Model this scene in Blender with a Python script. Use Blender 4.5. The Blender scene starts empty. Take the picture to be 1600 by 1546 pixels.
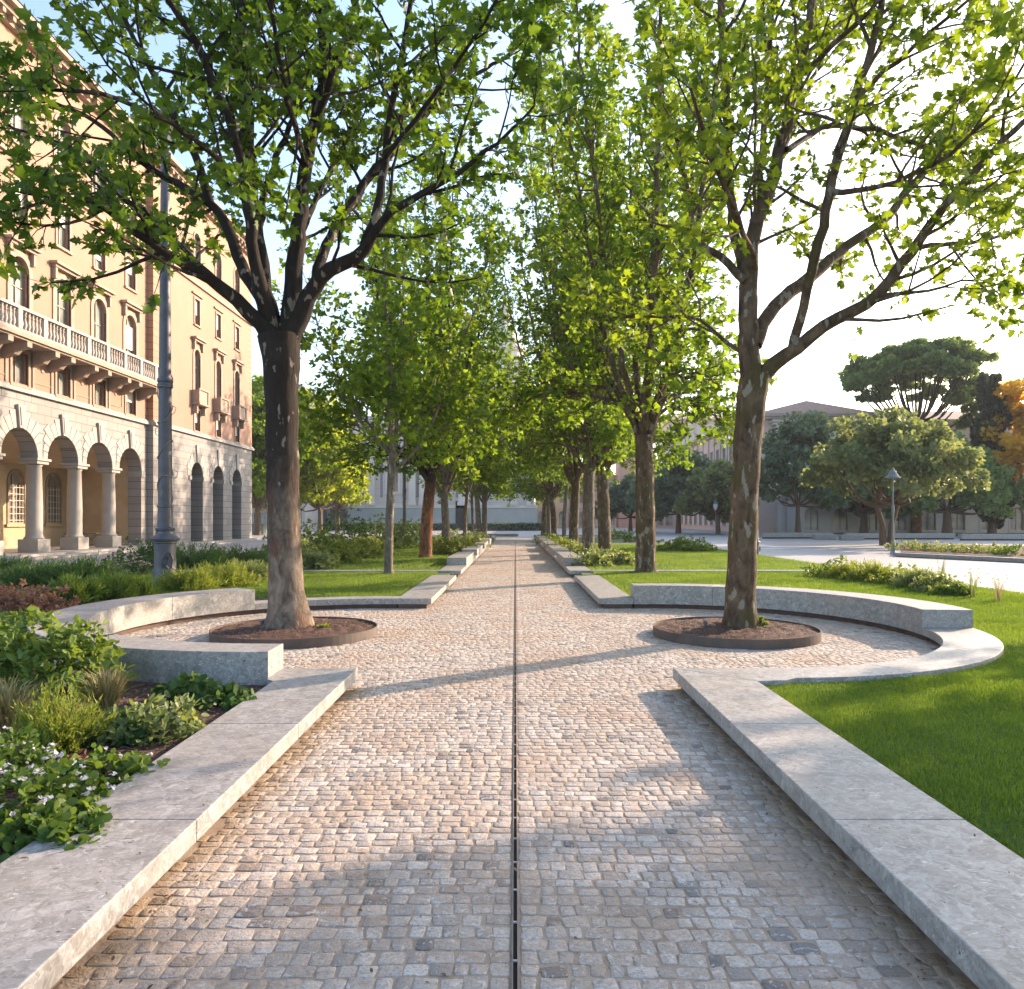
import bpy, math, random
import numpy as np
from mathutils import Vector, Matrix
R = math.radians
PI = math.pi
sc = bpy.context.scene
COL = sc.collection
LOG = []

# ------------------------------------------------------------ camera / light
F, HY, VX, H = 1180.0, 812.0, 805.0, 1.65       # focal length (px of a 1600 px frame), horizon row, vanishing column, eye height
cam = bpy.data.cameras.new("camera")
cam.sensor_width = 36
cam.lens = 36 * F / 1600
cam.shift_x = (800 - VX) / 1600
cam.shift_y = (HY - 773) / 1600
cam.clip_start = 0.05
cam.clip_end = 3000
camo = bpy.data.objects.new("camera", cam)
camo.location = (0, 0, H)
camo.rotation_euler = (PI / 2, 0, 0)
COL.objects.link(camo)
sc.camera = camo

SUN_EL = R(20)
SUN_AZ = math.atan2(0.80, 0.60)                  # clockwise from +Y
world = bpy.data.worlds.new("World")
sc.world = world
world.use_nodes = True
wn = world.node_tree
bg = wn.nodes["Background"]
sky = wn.nodes.new("ShaderNodeTexSky")
sky.sky_type = 'NISHITA'
sky.sun_disc = False
sky.sun_elevation = SUN_EL
sky.sun_rotation = SUN_AZ
sky.air_density = 1.0
sky.dust_density = 1.8
sky.ozone_density = 1.0
wn.links.new(sky.outputs[0], bg.inputs[0])
bg.inputs[1].default_value = 0.15
sl = bpy.data.lights.new("sun", 'SUN')
sl.energy = 3.6
sl.angle = R(0.6)
sl.color = (1.0, 0.75, 0.55)
so = bpy.data.objects.new("sun", sl)
sd = Vector((math.sin(SUN_AZ) * math.cos(SUN_EL), math.cos(SUN_AZ) * math.cos(SUN_EL), math.sin(SUN_EL)))
so.rotation_euler = sd.to_track_quat('Z', 'Y').to_euler()
so.location = (30, 20, 30)
COL.objects.link(so)
sc.view_settings.view_transform = 'Standard'
sc.view_settings.look = 'None'
sc.view_settings.exposure = 1.7
sc.view_settings.gamma = 1
sc.cycles.max_bounces = 7
sc.cycles.diffuse_bounces = 3
sc.cycles.transmission_bounces = 4
sc.cycles.transparent_max_bounces = 4
sc.cycles.sample_clamp_indirect = 6

# ------------------------------------------------------------ helpers
def G(px, py, z=0.0):
    Y = F * (H - z) / (py - HY)
    return ((px - VX) * Y / F, Y, z)
def V3(px, py, Y):
    return ((px - VX) * Y / F, Y, H + (HY - py) * Y / F)

def tag(o, label=None, cat=None, group=None, kind=None):
    if label: o["label"] = label
    if cat: o["category"] = cat
    if group: o["group"] = group
    if kind: o["kind"] = kind
    return o
def empty(name, label, cat, loc=(0, 0, 0), rz=0, group=None):
    o = bpy.data.objects.new(name, None)
    o.empty_display_size = 0.2
    o.location = loc
    o.rotation_euler = (0, 0, rz)
    COL.objects.link(o)
    return tag(o, label, cat, group)
def link(name, me, mat, parent=None, smooth=False):
    o = bpy.data.objects.new(name, me)
    for m in (mat if isinstance(mat, (list, tuple)) else [mat]):
        me.materials.append(m)
    if smooth:
        me.polygons.foreach_set("use_smooth", [True] * len(me.polygons))
    COL.objects.link(o)
    if parent: o.parent = parent
    return o
def dup(root, loc, rz=0, scale=None, label=None, group=None):
    r = root.copy(); COL.objects.link(r)
    r.location = loc; r.rotation_euler = (0, 0, rz)
    if scale: r.scale = (scale, scale, scale) if not isinstance(scale, tuple) else scale
    if label: r["label"] = label
    if group: r["group"] = group
    for ch in [c for c in root.children]:
        c = ch.copy(); COL.objects.link(c); c.parent = r
        for g in [q for q in ch.children]:
            d = g.copy(); COL.objects.link(d); d.parent = c
    return r

class MB:
    def __init__(s): s.v = []; s.f = []
    def add(s, vs, fs):
        n = len(s.v); s.v += [tuple(v) for v in vs]; s.f += [tuple(i + n for i in f) for f in fs]; return s
    def quad(s, a, b, c, d): return s.add([a, b, c, d], [(0, 1, 2, 3)])
    def box(s, x0, x1, y0, y1, z0, z1):
        if x0 > x1: x0, x1 = x1, x0
        if y0 > y1: y0, y1 = y1, y0
        return s.add([(x0, y0, z0), (x1, y0, z0), (x1, y1, z0), (x0, y1, z0), (x0, y0, z1), (x1, y0, z1), (x1, y1, z1), (x0, y1, z1)],
                     [(0, 3, 2, 1), (4, 5, 6, 7), (0, 1, 5, 4), (1, 2, 6, 5), (2, 3, 7, 6), (3, 0, 4, 7)])
    def prism(s, poly, z0, z1):
        n = len(poly)
        a = sum(poly[i][0] * poly[(i + 1) % n][1] - poly[(i + 1) % n][0] * poly[i][1] for i in range(n))
        if a < 0: poly = poly[::-1]
        return s.add([(p[0], p[1], z0) for p in poly] + [(p[0], p[1], z1) for p in poly],
                     [tuple(range(n))[::-1], tuple(range(n, 2 * n))] + [(i, (i + 1) % n, n + (i + 1) % n, n + i) for i in range(n)])
    def lathe(s, prof, cx=0, cy=0, n=20, cap=True):
        vs = []; fs = []
        for r, z in prof:
            for k in range(n):
                a = 2 * PI * k / n
                vs.append((cx + r * math.cos(a), cy + r * math.sin(a), z))
        for j in range(len(prof) - 1):
            for k in range(n):
                k2 = (k + 1) % n
                fs.append((j * n + k, j * n + k2, (j + 1) * n + k2, (j + 1) * n + k))
        if cap:
            fs.append(tuple(range(n))[::-1]); m = (len(prof) - 1) * n
            fs.append(tuple(range(m, m + n)))
        return s.add(vs, fs)
    def tube(s, pts, rad, n=6):
        V, Fq = tube_np(np.array(pts, float), np.array([rad] * len(pts) if np.isscalar(rad) else rad, float), n)
        return s.add([tuple(v) for v in V], [tuple(f) for f in Fq])
    def build(s, name, mat, parent=None, smooth=False, bevel=0, seg=2):
        me = bpy.data.meshes.new(name)
        me.from_pydata(s.v, [], s.f); me.update()
        o = link(name, me, mat, parent, smooth)
        if bevel:
            b = o.modifiers.new("bevel", 'BEVEL'); b.width = bevel; b.segments = seg; b.limit_method = 'ANGLE'; b.angle_limit = R(35)
        return o

def np_mesh(name, V, Fs, mat, parent=None, attr=None, smooth=False):
    """V (n,3); Fs list of int arrays (m,k); attr: per vertex float 'rnd'"""
    me = bpy.data.meshes.new(name)
    me.vertices.add(len(V)); me.vertices.foreach_set("co", np.asarray(V, np.float32).ravel())
    nl = sum(f.size for f in Fs); npoly = sum(len(f) for f in Fs)
    me.loops.add(nl); me.loops.foreach_set("vertex_index", np.concatenate([f.ravel() for f in Fs]).astype(np.int32))
    st = []; s0 = 0
    for f in Fs:
        st.append(s0 + np.arange(len(f)) * f.shape[1]); s0 += f.size
    me.polygons.add(npoly); me.polygons.foreach_set("loop_start", np.concatenate(st).astype(np.int32))
    me.update(calc_edges=True)
    if attr is not None:
        a = me.attributes.new("rnd", 'FLOAT', 'POINT'); a.data.foreach_set("value", np.asarray(attr, np.float32))
    me.validate()
    return link(name, me, mat, parent, smooth)

def tube_np(P, rad, n):
    T = np.gradient(P, axis=0); T /= np.linalg.norm(T, axis=1)[:, None] + 1e-9
    ref = np.array([1.0, 0.13, 0.07]) if abs(T[len(T) // 2][0]) < 0.7 else np.array([0.1, 1.0, 0.2])
    U = np.cross(T, ref); U /= np.linalg.norm(U, axis=1)[:, None] + 1e-9
    W = np.cross(T, U)
    a = np.arange(n) * 2 * PI / n
    V = P[:, None, :] + rad[:, None, None] * (np.cos(a)[None, :, None] * U[:, None, :] + np.sin(a)[None, :, None] * W[:, None, :])
    m = len(P); i = np.arange(m - 1)[:, None] * n; k = np.arange(n)[None, :]; k2 = (k + 1) % n
    Fq = np.stack([i + k, i + n + k, i + n + k2, i + k2], -1).reshape(-1, 4)
    return V.reshape(-1, 3), Fq

# ------------------------------------------------------------ materials
def newmat(name):
    m = bpy.data.materials.new(name); m.use_nodes = True
    nt = m.node_tree; return m, nt, nt.nodes["Principled BSDF"]
def N(nt, typ, **kw):
    n = nt.nodes.new(typ)
    for k, v in kw.items():
        if k.startswith('i_'): n.inputs[int(k[2:]) if k[2:].isdigit() else k[2:].replace('_', ' ')].default_value = v
        else: setattr(n, k, v)
    return n
def ramp(nt, fac, stops):
    r = nt.nodes.new("ShaderNodeValToRGB")
    e = r.color_ramp.elements
    while len(e) < len(stops): e.new(0.5)
    for i, (p, c) in enumerate(stops):
        e[i].position = p; e[i].color = (*c, 1) if len(c) == 3 else c
    nt.links.new(fac, r.inputs[0]); return r.outputs[0]
def coords(nt, scale=(1, 1, 1), obj=True):
    tc = nt.nodes.new("ShaderNodeTexCoord"); mp = nt.nodes.new("ShaderNodeMapping")
    mp.inputs['Scale'].default_value = scale
    nt.links.new(tc.outputs['Object'], mp.inputs[0]); return mp.outputs[0]
def noise(nt, vec, scale, detail=4, rough=0.55, dist=0.0):
    n = nt.nodes.new("ShaderNodeTexNoise"); n.inputs['Scale'].default_value = scale; n.inputs['Detail'].default_value = detail
    n.inputs['Roughness'].default_value = rough; n.inputs['Distortion'].default_value = dist
    nt.links.new(vec, n.inputs['Vector']); return n.outputs['Fac']
def mixc(nt, fac, a, b, mode='MIX'):
    m = nt.nodes.new("ShaderNodeMix"); m.data_type = 'RGBA'; m.blend_type = mode
    for sock, v in ((m.inputs[0], fac), (m.inputs[6], a), (m.inputs[7], b)):
        if isinstance(v, bpy.types.NodeSocket): nt.links.new(v, sock)
        else: sock.default_value = v if np.isscalar(v) else ((*v, 1) if len(v) == 3 else v)
    return m.outputs[2]
def bump(nt, b, h, strength, dist, prev=None):
    n = nt.nodes.new("ShaderNodeBump"); n.inputs['Strength'].default_value = strength; n.inputs['Distance'].default_value = dist
    nt.links.new(h, n.inputs['Height'])
    if prev: nt.links.new(prev, n.inputs['Normal'])
    if b: nt.links.new(n.outputs[0], b.inputs['Normal'])
    return n.outputs[0]
def maprange(nt, v, a, b, c=0, d=1):
    n = nt.nodes.new("ShaderNodeMapRange"); n.inputs[1].default_value = a; n.inputs[2].default_value = b; n.inputs[3].default_value = c; n.inputs[4].default_value = d
    nt.links.new(v, n.inputs[0]); return n.outputs[0]

def mat_mottled(name, c1, c2, scale=4, rough=0.8, bmp=0.2, bscale=30, c3=None, bdist=0.01, stretch=(1, 1, 1)):
    m, nt, b = newmat(name)
    v = coords(nt, stretch)
    n1 = noise(nt, v, scale, 6, 0.6, 0.3)
    col = ramp(nt, n1, [(0.3, c1), (0.7, c2)])
    if c3:
        n2 = noise(nt, v, scale * 5, 5, 0.7)
        col = mixc(nt, maprange(nt, n2, 0.52, 0.68, 0, 0.85), col, c3)
    nt.links.new(col, b.inputs['Base Color'])
    b.inputs['Roughness'].default_value = rough
    if bmp: bump(nt, b, noise(nt, v, bscale, 5, 0.65), bmp, bdist)
    return m

def mat_leaf(name, dark, light, tl=0.45, rough=0.5, tcol=None, hue2=None):
    m, nt, b = newmat(name)
    at = nt.nodes.new("ShaderNodeAttribute"); at.attribute_name = "rnd"
    st = [(0.0, dark), (0.75, light)]
    if hue2: st.append((0.985, hue2))
    col = ramp(nt, at.outputs['Fac'], st)
    v = coords(nt)
    col = mixc(nt, maprange(nt, noise(nt, v, 0.7, 2), 0.35, 0.65, 0, 0.45), col, dark)
    nt.links.new(col, b.inputs['Base Color']); b.inputs['Roughness'].default_value = rough
    b.inputs['Specular IOR Level'].default_value = 0.3
    tr = nt.nodes.new("ShaderNodeBsdfTranslucent")
    tc = mixc(nt, 1.0, col, tcol or (2.1, 1.9, 0.9), 'MULTIPLY')
    nt.links.new(tc, tr.inputs[0])
    mx = nt.nodes.new("ShaderNodeMixShader"); mx.inputs[0].default_value = tl
    nt.links.new(b.outputs[0], mx.inputs[1]); nt.links.new(tr.outputs[0], mx.inputs[2])
    nt.links.new(mx.outputs[0], nt.nodes['Material Output'].inputs[0])
    return m

def mat_bark(name, base, dark, pale, patch=(0.48, 0.60), red=None, darkz=None):
    m, nt, b = newmat(name)
    v = coords(nt, (1, 1, 0.5))
    n1 = noise(nt, v, 7, 6, 0.65, 0.6)
    col = ramp(nt, n1, [(0.34, dark), (0.62, base)])
    if red: col = mixc(nt, maprange(nt, noise(nt, v, 3.1, 3, 0.5), 0.5, 0.62, 0, 0.8), col, red)
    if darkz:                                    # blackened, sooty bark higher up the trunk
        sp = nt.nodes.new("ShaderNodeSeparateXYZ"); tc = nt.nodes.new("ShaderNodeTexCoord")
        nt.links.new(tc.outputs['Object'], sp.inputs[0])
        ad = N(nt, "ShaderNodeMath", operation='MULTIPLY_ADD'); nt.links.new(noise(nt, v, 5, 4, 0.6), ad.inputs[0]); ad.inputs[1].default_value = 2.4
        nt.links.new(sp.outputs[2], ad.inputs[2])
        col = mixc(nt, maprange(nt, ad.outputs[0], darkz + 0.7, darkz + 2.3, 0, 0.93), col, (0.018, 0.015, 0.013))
    v2 = coords(nt, (1, 1, 0.42))
    vn = nt.nodes.new("ShaderNodeTexNoise"); vn.inputs['Scale'].default_value = 8; vn.inputs['Detail'].default_value = 3; vn.inputs['Roughness'].default_value = 0.5; vn.inputs['Distortion'].default_value = 0.25
    nt.links.new(v2, vn.inputs['Vector'])
    col = mixc(nt, maprange(nt, vn.outputs['Fac'], patch[0] + 0.13, patch[0] + 0.16, 0, 0.9), col, pale)
    nt.links.new(col, b.inputs['Base Color']); b.inputs['Roughness'].default_value = 0.88
    b.inputs['Specular IOR Level'].default_value = 0.2
    p = bump(nt, None, noise(nt, coords(nt, (1, 1, 0.2)), 14, 7, 0.75, 0.8), 1.0, 0.05)
    bump(nt, b, vn.outputs['Fac'], 0.5, 0.02, p)
    return m

def mat_plain(name, c, rough=0.6, metal=0.0):
    m, nt, b = newmat(name)
    v = coords(nt)
    col = mixc(nt, maprange(nt, noise(nt, v, 6, 5, 0.6), 0.3, 0.7), tuple(x * 0.82 for x in c), tuple(min(1, x * 1.15) for x in c))
    nt.links.new(col, b.inputs['Base Color']); b.inputs['Roughness'].default_value = rough; b.inputs['Metallic'].default_value = metal
    return m

def mat_ashlar(name, c1, c2, mortar, bw, bh, plane='YZ', rough=0.8, msize=0.012, dirt=None):
    m, nt, b = newmat(name)
    tc = nt.nodes.new("ShaderNodeTexCoord"); sp = nt.nodes.new("ShaderNodeSeparateXYZ"); cb = nt.nodes.new("ShaderNodeCombineXYZ")
    nt.links.new(tc.outputs['Object'], sp.inputs[0])
    ax = {'X': 0, 'Y': 1, 'Z': 2}
    nt.links.new(sp.outputs[ax[plane[0]]], cb.inputs[0]); nt.links.new(sp.outputs[ax[plane[1]]], cb.inputs[1])
    br = nt.nodes.new("ShaderNodeTexBrick"); br.inputs['Scale'].default_value = 1
    br.inputs['Brick Width'].default_value = bw; br.inputs['Row Height'].default_value = bh; br.inputs['Mortar Size'].default_value = msize
    br.inputs['Mortar Smooth'].default_value = 0.3; br.inputs['Bias'].default_value = 0
    br.inputs['Color1'].default_value = (*c1, 1); br.inputs['Color2'].default_value = (*c2, 1); br.inputs['Mortar'].default_value = (*mortar, 1)
    nt.links.new(cb.outputs[0], br.inputs['Vector'])
    n1 = noise(nt, tc.outputs['Object'], 0.9, 6, 0.65, 0.4)
    col = mixc(nt, maprange(nt, n1, 0.42, 0.75, 0, 0.55), br.outputs['Color'], dirt or tuple(x * 0.6 for x in c1))
    col = mixc(nt, maprange(nt, noise(nt, coords(nt, (1, 1, 0.12)), 1.6, 6, 0.7), 0.5, 0.72, 0, 0.4), col, dirt or tuple(x * 0.6 for x in c1))
    nt.links.new(col, b.inputs['Base Color']); b.inputs['Roughness'].default_value = rough
    p = bump(nt, None, br.outputs['Fac'], -0.6, 0.012)
    bump(nt, b, noise(nt, tc.outputs['Object'], 22, 5, 0.7), 0.25, 0.006, p)
    return m

def mat_breccia(name, base, light, dark, warm):
    """polished conglomerate stone: light clasts in a grey matrix"""
    m, nt, b = newmat(name)
    v = coords(nt)
    wv = nt.nodes.new("ShaderNodeTexNoise"); wv.inputs['Scale'].default_value = 5; wv.inputs['Detail'].default_value = 3
    nt.links.new(v, wv.inputs['Vector'])
    vv = nt.nodes.new("ShaderNodeVectorMath"); vv.operation = 'MULTIPLY_ADD'
    nt.links.new(wv.outputs['Color'], vv.inputs[0]); vv.inputs[1].default_value = (0.22, 0.22, 0.22); nt.links.new(v, vv.inputs[2])
    vo = nt.nodes.new("ShaderNodeTexVoronoi"); vo.feature = 'F1'; vo.inputs['Scale'].default_value = 19; vo.inputs['Randomness'].default_value = 1
    nt.links.new(vv.outputs[0], vo.inputs['Vector'])
    bw = nt.nodes.new("ShaderNodeRGBToBW"); nt.links.new(vo.outputs['Color'], bw.inputs[0])
    col = ramp(nt, bw.outputs[0], [(0.08, tuple((x + y) / 2 for x, y in zip(dark, base))), (0.35, base), (0.70, tuple((x + y) / 2 for x, y in zip(light, base))), (0.93, light)])
    vd = nt.nodes.new("ShaderNodeTexVoronoi"); vd.feature = 'DISTANCE_TO_EDGE'; vd.inputs['Scale'].default_value = 19
    nt.links.new(vv.outputs[0], vd.inputs['Vector'])
    col = mixc(nt, maprange(nt, vd.outputs['Distance'], 0.0, 0.05, 0.45, 0.0), col, dark)
    v2 = nt.nodes.new("ShaderNodeTexVoronoi"); v2.inputs['Scale'].default_value = 46
    nt.links.new(vv.outputs[0], v2.inputs['Vector'])
    bw2 = nt.nodes.new("ShaderNodeRGBToBW"); nt.links.new(v2.outputs['Color'], bw2.inputs[0])
    col = mixc(nt, 0.35, col, ramp(nt, bw2.outputs[0], [(0.2, dark), (0.5, base), (0.8, light)]))
    col = mixc(nt, maprange(nt, noise(nt, v, 1.3, 5, 0.6), 0.45, 0.7, 0, 0.55), col, warm)
    col = mixc(nt, maprange(nt, noise(nt, v, 4.5, 6, 0.7, 1.0), 0.50, 0.66, 0, 0.5), col, dark)
    vs_ = coords(nt, (1, 3.2, 1.6))
    col = mixc(nt, maprange(nt, noise(nt, vs_, 17, 3, 0.55, 1.2), 0.64, 0.67, 0, 0.75), col, (0.56, 0.555, 0.55))
    col = mixc(nt, maprange(nt, noise(nt, v, 110, 4, 0.7), 0.52, 0.70, 0, 0.35), col, dark)
    pits = maprange(nt, noise(nt, vs_, 15, 2, 0.5, 0.4), 0.725, 0.745, 0, 1)
    col = mixc(nt, pits, col, (0.07, 0.065, 0.06))
    nt.links.new(col, b.inputs['Base Color']); b.inputs['Roughness'].default_value = 0.55
    p = bump(nt, None, vd.outputs['Distance'], 0.25, 0.004)
    bump(nt, b, noise(nt, v, 60, 5, 0.7), 0.35, 0.003, p)
    return m

M = {}
M['breccia'] = mat_breccia('bench_stone', (0.28, 0.272, 0.262), (0.42, 0.41, 0.40), (0.13, 0.127, 0.125), (0.31, 0.27, 0.225))
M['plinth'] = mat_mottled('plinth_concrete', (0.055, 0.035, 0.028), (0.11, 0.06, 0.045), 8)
M['steel'] = mat_mottled('weathered_steel', (0.05, 0.038, 0.033), (0.11, 0.078, 0.062), 3, 0.6, 0.1)
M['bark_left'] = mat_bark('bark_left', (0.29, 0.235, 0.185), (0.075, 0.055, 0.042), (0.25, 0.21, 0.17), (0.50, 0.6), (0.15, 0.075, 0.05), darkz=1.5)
M['bark_right'] = mat_bark('bark_right', (0.17, 0.12, 0.075), (0.05, 0.03, 0.022), (0.27, 0.24, 0.19), (0.47, 0.6), (0.085, 0.07, 0.025))
M['bark_grey'] = mat_bark('bark_grey', (0.21, 0.18, 0.145), (0.09, 0.07, 0.055), (0.33, 0.30, 0.26), (0.50, 0.6))
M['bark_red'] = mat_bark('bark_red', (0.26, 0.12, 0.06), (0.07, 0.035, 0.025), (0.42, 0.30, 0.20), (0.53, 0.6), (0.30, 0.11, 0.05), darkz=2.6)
M['leaf_maple'] = mat_leaf('leaf_maple', (0.035, 0.08, 0.010), (0.10, 0.175, 0.016), 0.45)
M['leaf_maple_right'] = mat_leaf('leaf_maple_right', (0.06, 0.11, 0.012), (0.165, 0.235, 0.018), 0.5)
M['leaf_row'] = mat_leaf('leaf_row', (0.06, 0.12, 0.014), (0.165, 0.255, 0.024), 0.52)
M['leaf_yellow'] = mat_leaf('leaf_yellow', (0.11, 0.17, 0.02), (0.28, 0.33, 0.035), 0.55)
M['leaf_orange'] = mat_leaf('leaf_orange', (0.42, 0.27, 0.02), (0.72, 0.50, 0.05), 0.62, tcol=(1.5, 1.3, 0.8))
M['leaf_grey'] = mat_leaf('leaf_grey', (0.08, 0.12, 0.065), (0.22, 0.26, 0.13), 0.4)
M['leaf_dark'] = mat_leaf('leaf_dark', (0.055, 0.10, 0.07), (0.15, 0.21, 0.15), 0.35)
M['leaf_pine'] = mat_leaf('leaf_pine', (0.07, 0.13, 0.055), (0.18, 0.25, 0.09), 0.4)
M['leaf_cypress'] = mat_leaf('leaf_cypress', (0.02, 0.035, 0.022), (0.05, 0.07, 0.04), 0.15)
M['leaf_shrub'] = mat_leaf('leaf_shrub', (0.05, 0.10, 0.02), (0.17, 0.24, 0.05), 0.35)
M['leaf_fern'] = mat_leaf('leaf_fern', (0.04, 0.085, 0.018), (0.12, 0.19, 0.035), 0.4)
M['leaf_lime'] = mat_leaf('leaf_lime', (0.085, 0.13, 0.022), (0.19, 0.235, 0.045), 0.4)
M['leaf_deep'] = mat_leaf('leaf_deep', (0.025, 0.07, 0.02), (0.08, 0.15, 0.04), 0.3)
M['leaf_red'] = mat_leaf('leaf_red', (0.13, 0.06, 0.04), (0.33, 0.19, 0.13), 0.35, tcol=(1.4, 1.2, 1.0))
M['leaf_straw'] = mat_leaf('leaf_straw', (0.14, 0.13, 0.05), (0.36, 0.33, 0.17), 0.4, tcol=(1.3, 1.2, 1.0))
M['leaf_sage'] = mat_leaf('leaf_sage', (0.09, 0.13, 0.05), (0.22, 0.27, 0.12), 0.35)
M['petal'] = mat_leaf('petal_white', (0.48, 0.46, 0.48), (0.68, 0.67, 0.66), 0.3, tcol=(1, 1, 1))
M['petal_pink'] = mat_leaf('petal_pink', (0.45, 0.27, 0.25), (0.72, 0.55, 0.50), 0.3, tcol=(1, 1, 1))
M['iron'] = mat_mottled('cast_iron', (0.055, 0.058, 0.078), (0.095, 0.097, 0.12), 5, 0.45, 0.1)
M['stem'] = mat_plain('stem', (0.12, 0.08, 0.05), 0.9)
M['niche_shade'] = mat_plain('niche_shade', (0.30, 0.27, 0.26))
M['soil'] = mat_mottled('mulch', (0.045, 0.022, 0.014), (0.13, 0.065, 0.045), 9, 0.95, 1.0, 60, (0.20, 0.12, 0.09), 0.03)
M['chip'] = mat_leaf('wood_chip', (0.07, 0.035, 0.022), (0.30, 0.19, 0.13), 0.0)

def ground_mat():
    m, nt, b = newmat('plaza_stone')
    tc = nt.nodes.new("ShaderNodeTexCoord")
    br = nt.nodes.new("ShaderNodeTexBrick"); br.inputs['Scale'].default_value = 1; br.inputs['Brick Width'].default_value = 1.2; br.inputs['Row Height'].default_value = 0.6
    br.inputs['Mortar Size'].default_value = 0.012; br.inputs['Color1'].default_value = (0.31, 0.30, 0.295, 1); br.inputs['Color2'].default_value = (0.36, 0.35, 0.34, 1); br.inputs['Mortar'].default_value = (0.19, 0.18, 0.17, 1)
    nt.links.new(tc.outputs['Object'], br.inputs['Vector'])
    col = mixc(nt, maprange(nt, noise(nt, tc.outputs['Object'], 0.25, 6, 0.6), 0.4, 0.7, 0, 0.4), br.outputs['Color'], (0.24, 0.23, 0.225))
    nt.links.new(col, b.inputs['Base Color']); b.inputs['Roughness'].default_value = 0.6
    bump(nt, b, noise(nt, tc.outputs['Object'], 14, 5, 0.7), 0.15, 0.01)
    return m
M['plaza'] = ground_mat()
M['sand'] = mat_mottled('joint_sand', (0.29, 0.215, 0.155), (0.42, 0.34, 0.26), 2.2, 0.95, 0.6, 90, (0.22, 0.15, 0.09), 0.006)
M['lawn'] = mat_mottled('lawn_soil', (0.035, 0.075, 0.012), (0.06, 0.12, 0.016), 3, 0.95, 0.5, 120)
M['grass'] = mat_leaf('grass_blades', (0.045, 0.10, 0.014), (0.155, 0.235, 0.034), 0.4, 0.55)

def sett_mat():
    m, nt, b = newmat('setts')
    at = nt.nodes.new("ShaderNodeAttribute"); at.attribute_name = "rnd"
    tc = nt.nodes.new("ShaderNodeTexCoord"); v = tc.outputs['Object']
    col = ramp(nt, at.outputs['Fac'], [(0.0, (0.13, 0.13, 0.135)), (0.10, (0.24, 0.235, 0.23)), (0.22, (0.35, 0.30, 0.26)), (0.6, (0.45, 0.39, 0.34)), (1.0, (0.56, 0.51, 0.46))])
    col = mixc(nt, maprange(nt, noise(nt, v, 40, 6, 0.75), 0.48, 0.66, 0, 0.75), col, (0.26, 0.215, 0.175))
    col = mixc(nt, maprange(nt, noise(nt, v, 22, 3, 0.6, 1.5), 0.57, 0.63, 0, 0.55), col, (0.66, 0.63, 0.60))
    col = mixc(nt, maprange(nt, noise(nt, v, 0.9, 6, 0.65, 0.5), 0.46, 0.62, 0, 0.62), col, (0.40, 0.285, 0.20))
    col = mixc(nt, maprange(nt, noise(nt, v, 6.5, 4, 0.6, 0.6), 0.58, 0.68, 0, 0.6), col, (0.33, 0.23, 0.16))
    col = mixc(nt, maprange(nt, noise(nt, v, 1.7, 4, 0.6, 0.2), 0.60, 0.70, 0, 0.5), col, (0.24, 0.22, 0.21))
    sp = nt.nodes.new("ShaderNodeSeparateXYZ"); nt.links.new(v, sp.inputs[0])
    ab = N(nt, "ShaderNodeMath", operation='ABSOLUTE'); nt.links.new(sp.outputs[0], ab.inputs[0])
    ad = N(nt, "ShaderNodeMath", operation='MULTIPLY_ADD'); nt.links.new(noise(nt, v, 5, 4, 0.6), ad.inputs[0]); ad.inputs[1].default_value = 0.5; nt.links.new(ab.outputs[0], ad.inputs[2])
    lt = N(nt, "ShaderNodeMath", operation='LESS_THAN'); nt.links.new(sp.outputs[1], lt.inputs[0]); lt.inputs[1].default_value = 7.4
    ed = N(nt, "ShaderNodeMath", operation='MULTIPLY'); nt.links.new(maprange(nt, ad.outputs[0], 1.62, 1.85, 0, 0.75), ed.inputs[0]); nt.links.new(lt.outputs[0], ed.inputs[1])
    col = mixc(nt, ed.outputs[0], col, (0.30, 0.20, 0.10))          # sand and moss gathered along the benches
    pits = maprange(nt, noise(nt, v, 150, 2, 0.5), 0.66, 0.72, 0, 1)
    col = mixc(nt, pits, col, (0.09, 0.085, 0.08))
    nt.links.new(col, b.inputs['Base Color']); b.inputs['Roughness'].default_value = 0.8
    p = bump(nt, None, noise(nt, v, 24, 6, 0.68), 1.0, 0.016)
    p = bump(nt, None, noise(nt, v, 120, 4, 0.7), 0.5, 0.004, p)
    bump(nt, b, pits, -0.5, 0.004, p)
    return m
M['sett'] = sett_mat()

# ------------------------------------------------------------ garden geometry constants
ZT, ZB, ZH = 0.19, 0.08, 0.43            # low bench top, underside, high bench top
XI, XO = 1.55, 2.19
CX, CY = 2.45, 10.70
RIX, RIY = 3.10, 3.27                    # inner edge of the seat curve
ROX, ROY = 3.76, 3.74                    # outer edge
TREE_X, TREE_Y, RING_R = 3.11, 10.7, 1.14
def inner(a): return (CX + RIX * math.cos(a), CY + RIY * math.sin(a))
def outer(a): return (CX + ROX * math.cos(a), CY + ROY * math.sin(a))

# ------------------------------------------------------------ ground sheets
g = MB(); g.quad((-260, -60, -0.02), (260, -60, -0.02), (260, 420, -0.02), (-260, 420, -0.02))
tag(g.build('ground', M['plaza']), kind='structure')
def arcpts(fn, a0, a1, n): return [fn(a0 + (a1 - a0) * i / n) for i in range(n + 1)]
def mid(a): return (CX + 3.4 * math.cos(a), CY + 3.5 * math.sin(a))
def gardenpoly(s, x_out, y0, y1):
    p = [(1.85, y0), (1.85, CY - 3.5), (CX, CY - 3.5)] + arcpts(mid, -PI / 2 + 0.05, PI / 2 - 0.05, 40) + [(CX, CY + 3.5), (1.85, CY + 3.5), (1.85, y1), (x_out, y1), (x_out, y0)]
    return [(s * x, y) for x, y in p]
m_ = MB(); m_.prism(gardenpoly(1, 10.35, -2, 21.6), -0.015, 0.135)
tag(m_.build('lawn_ground', M['lawn']), kind='structure')
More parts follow.
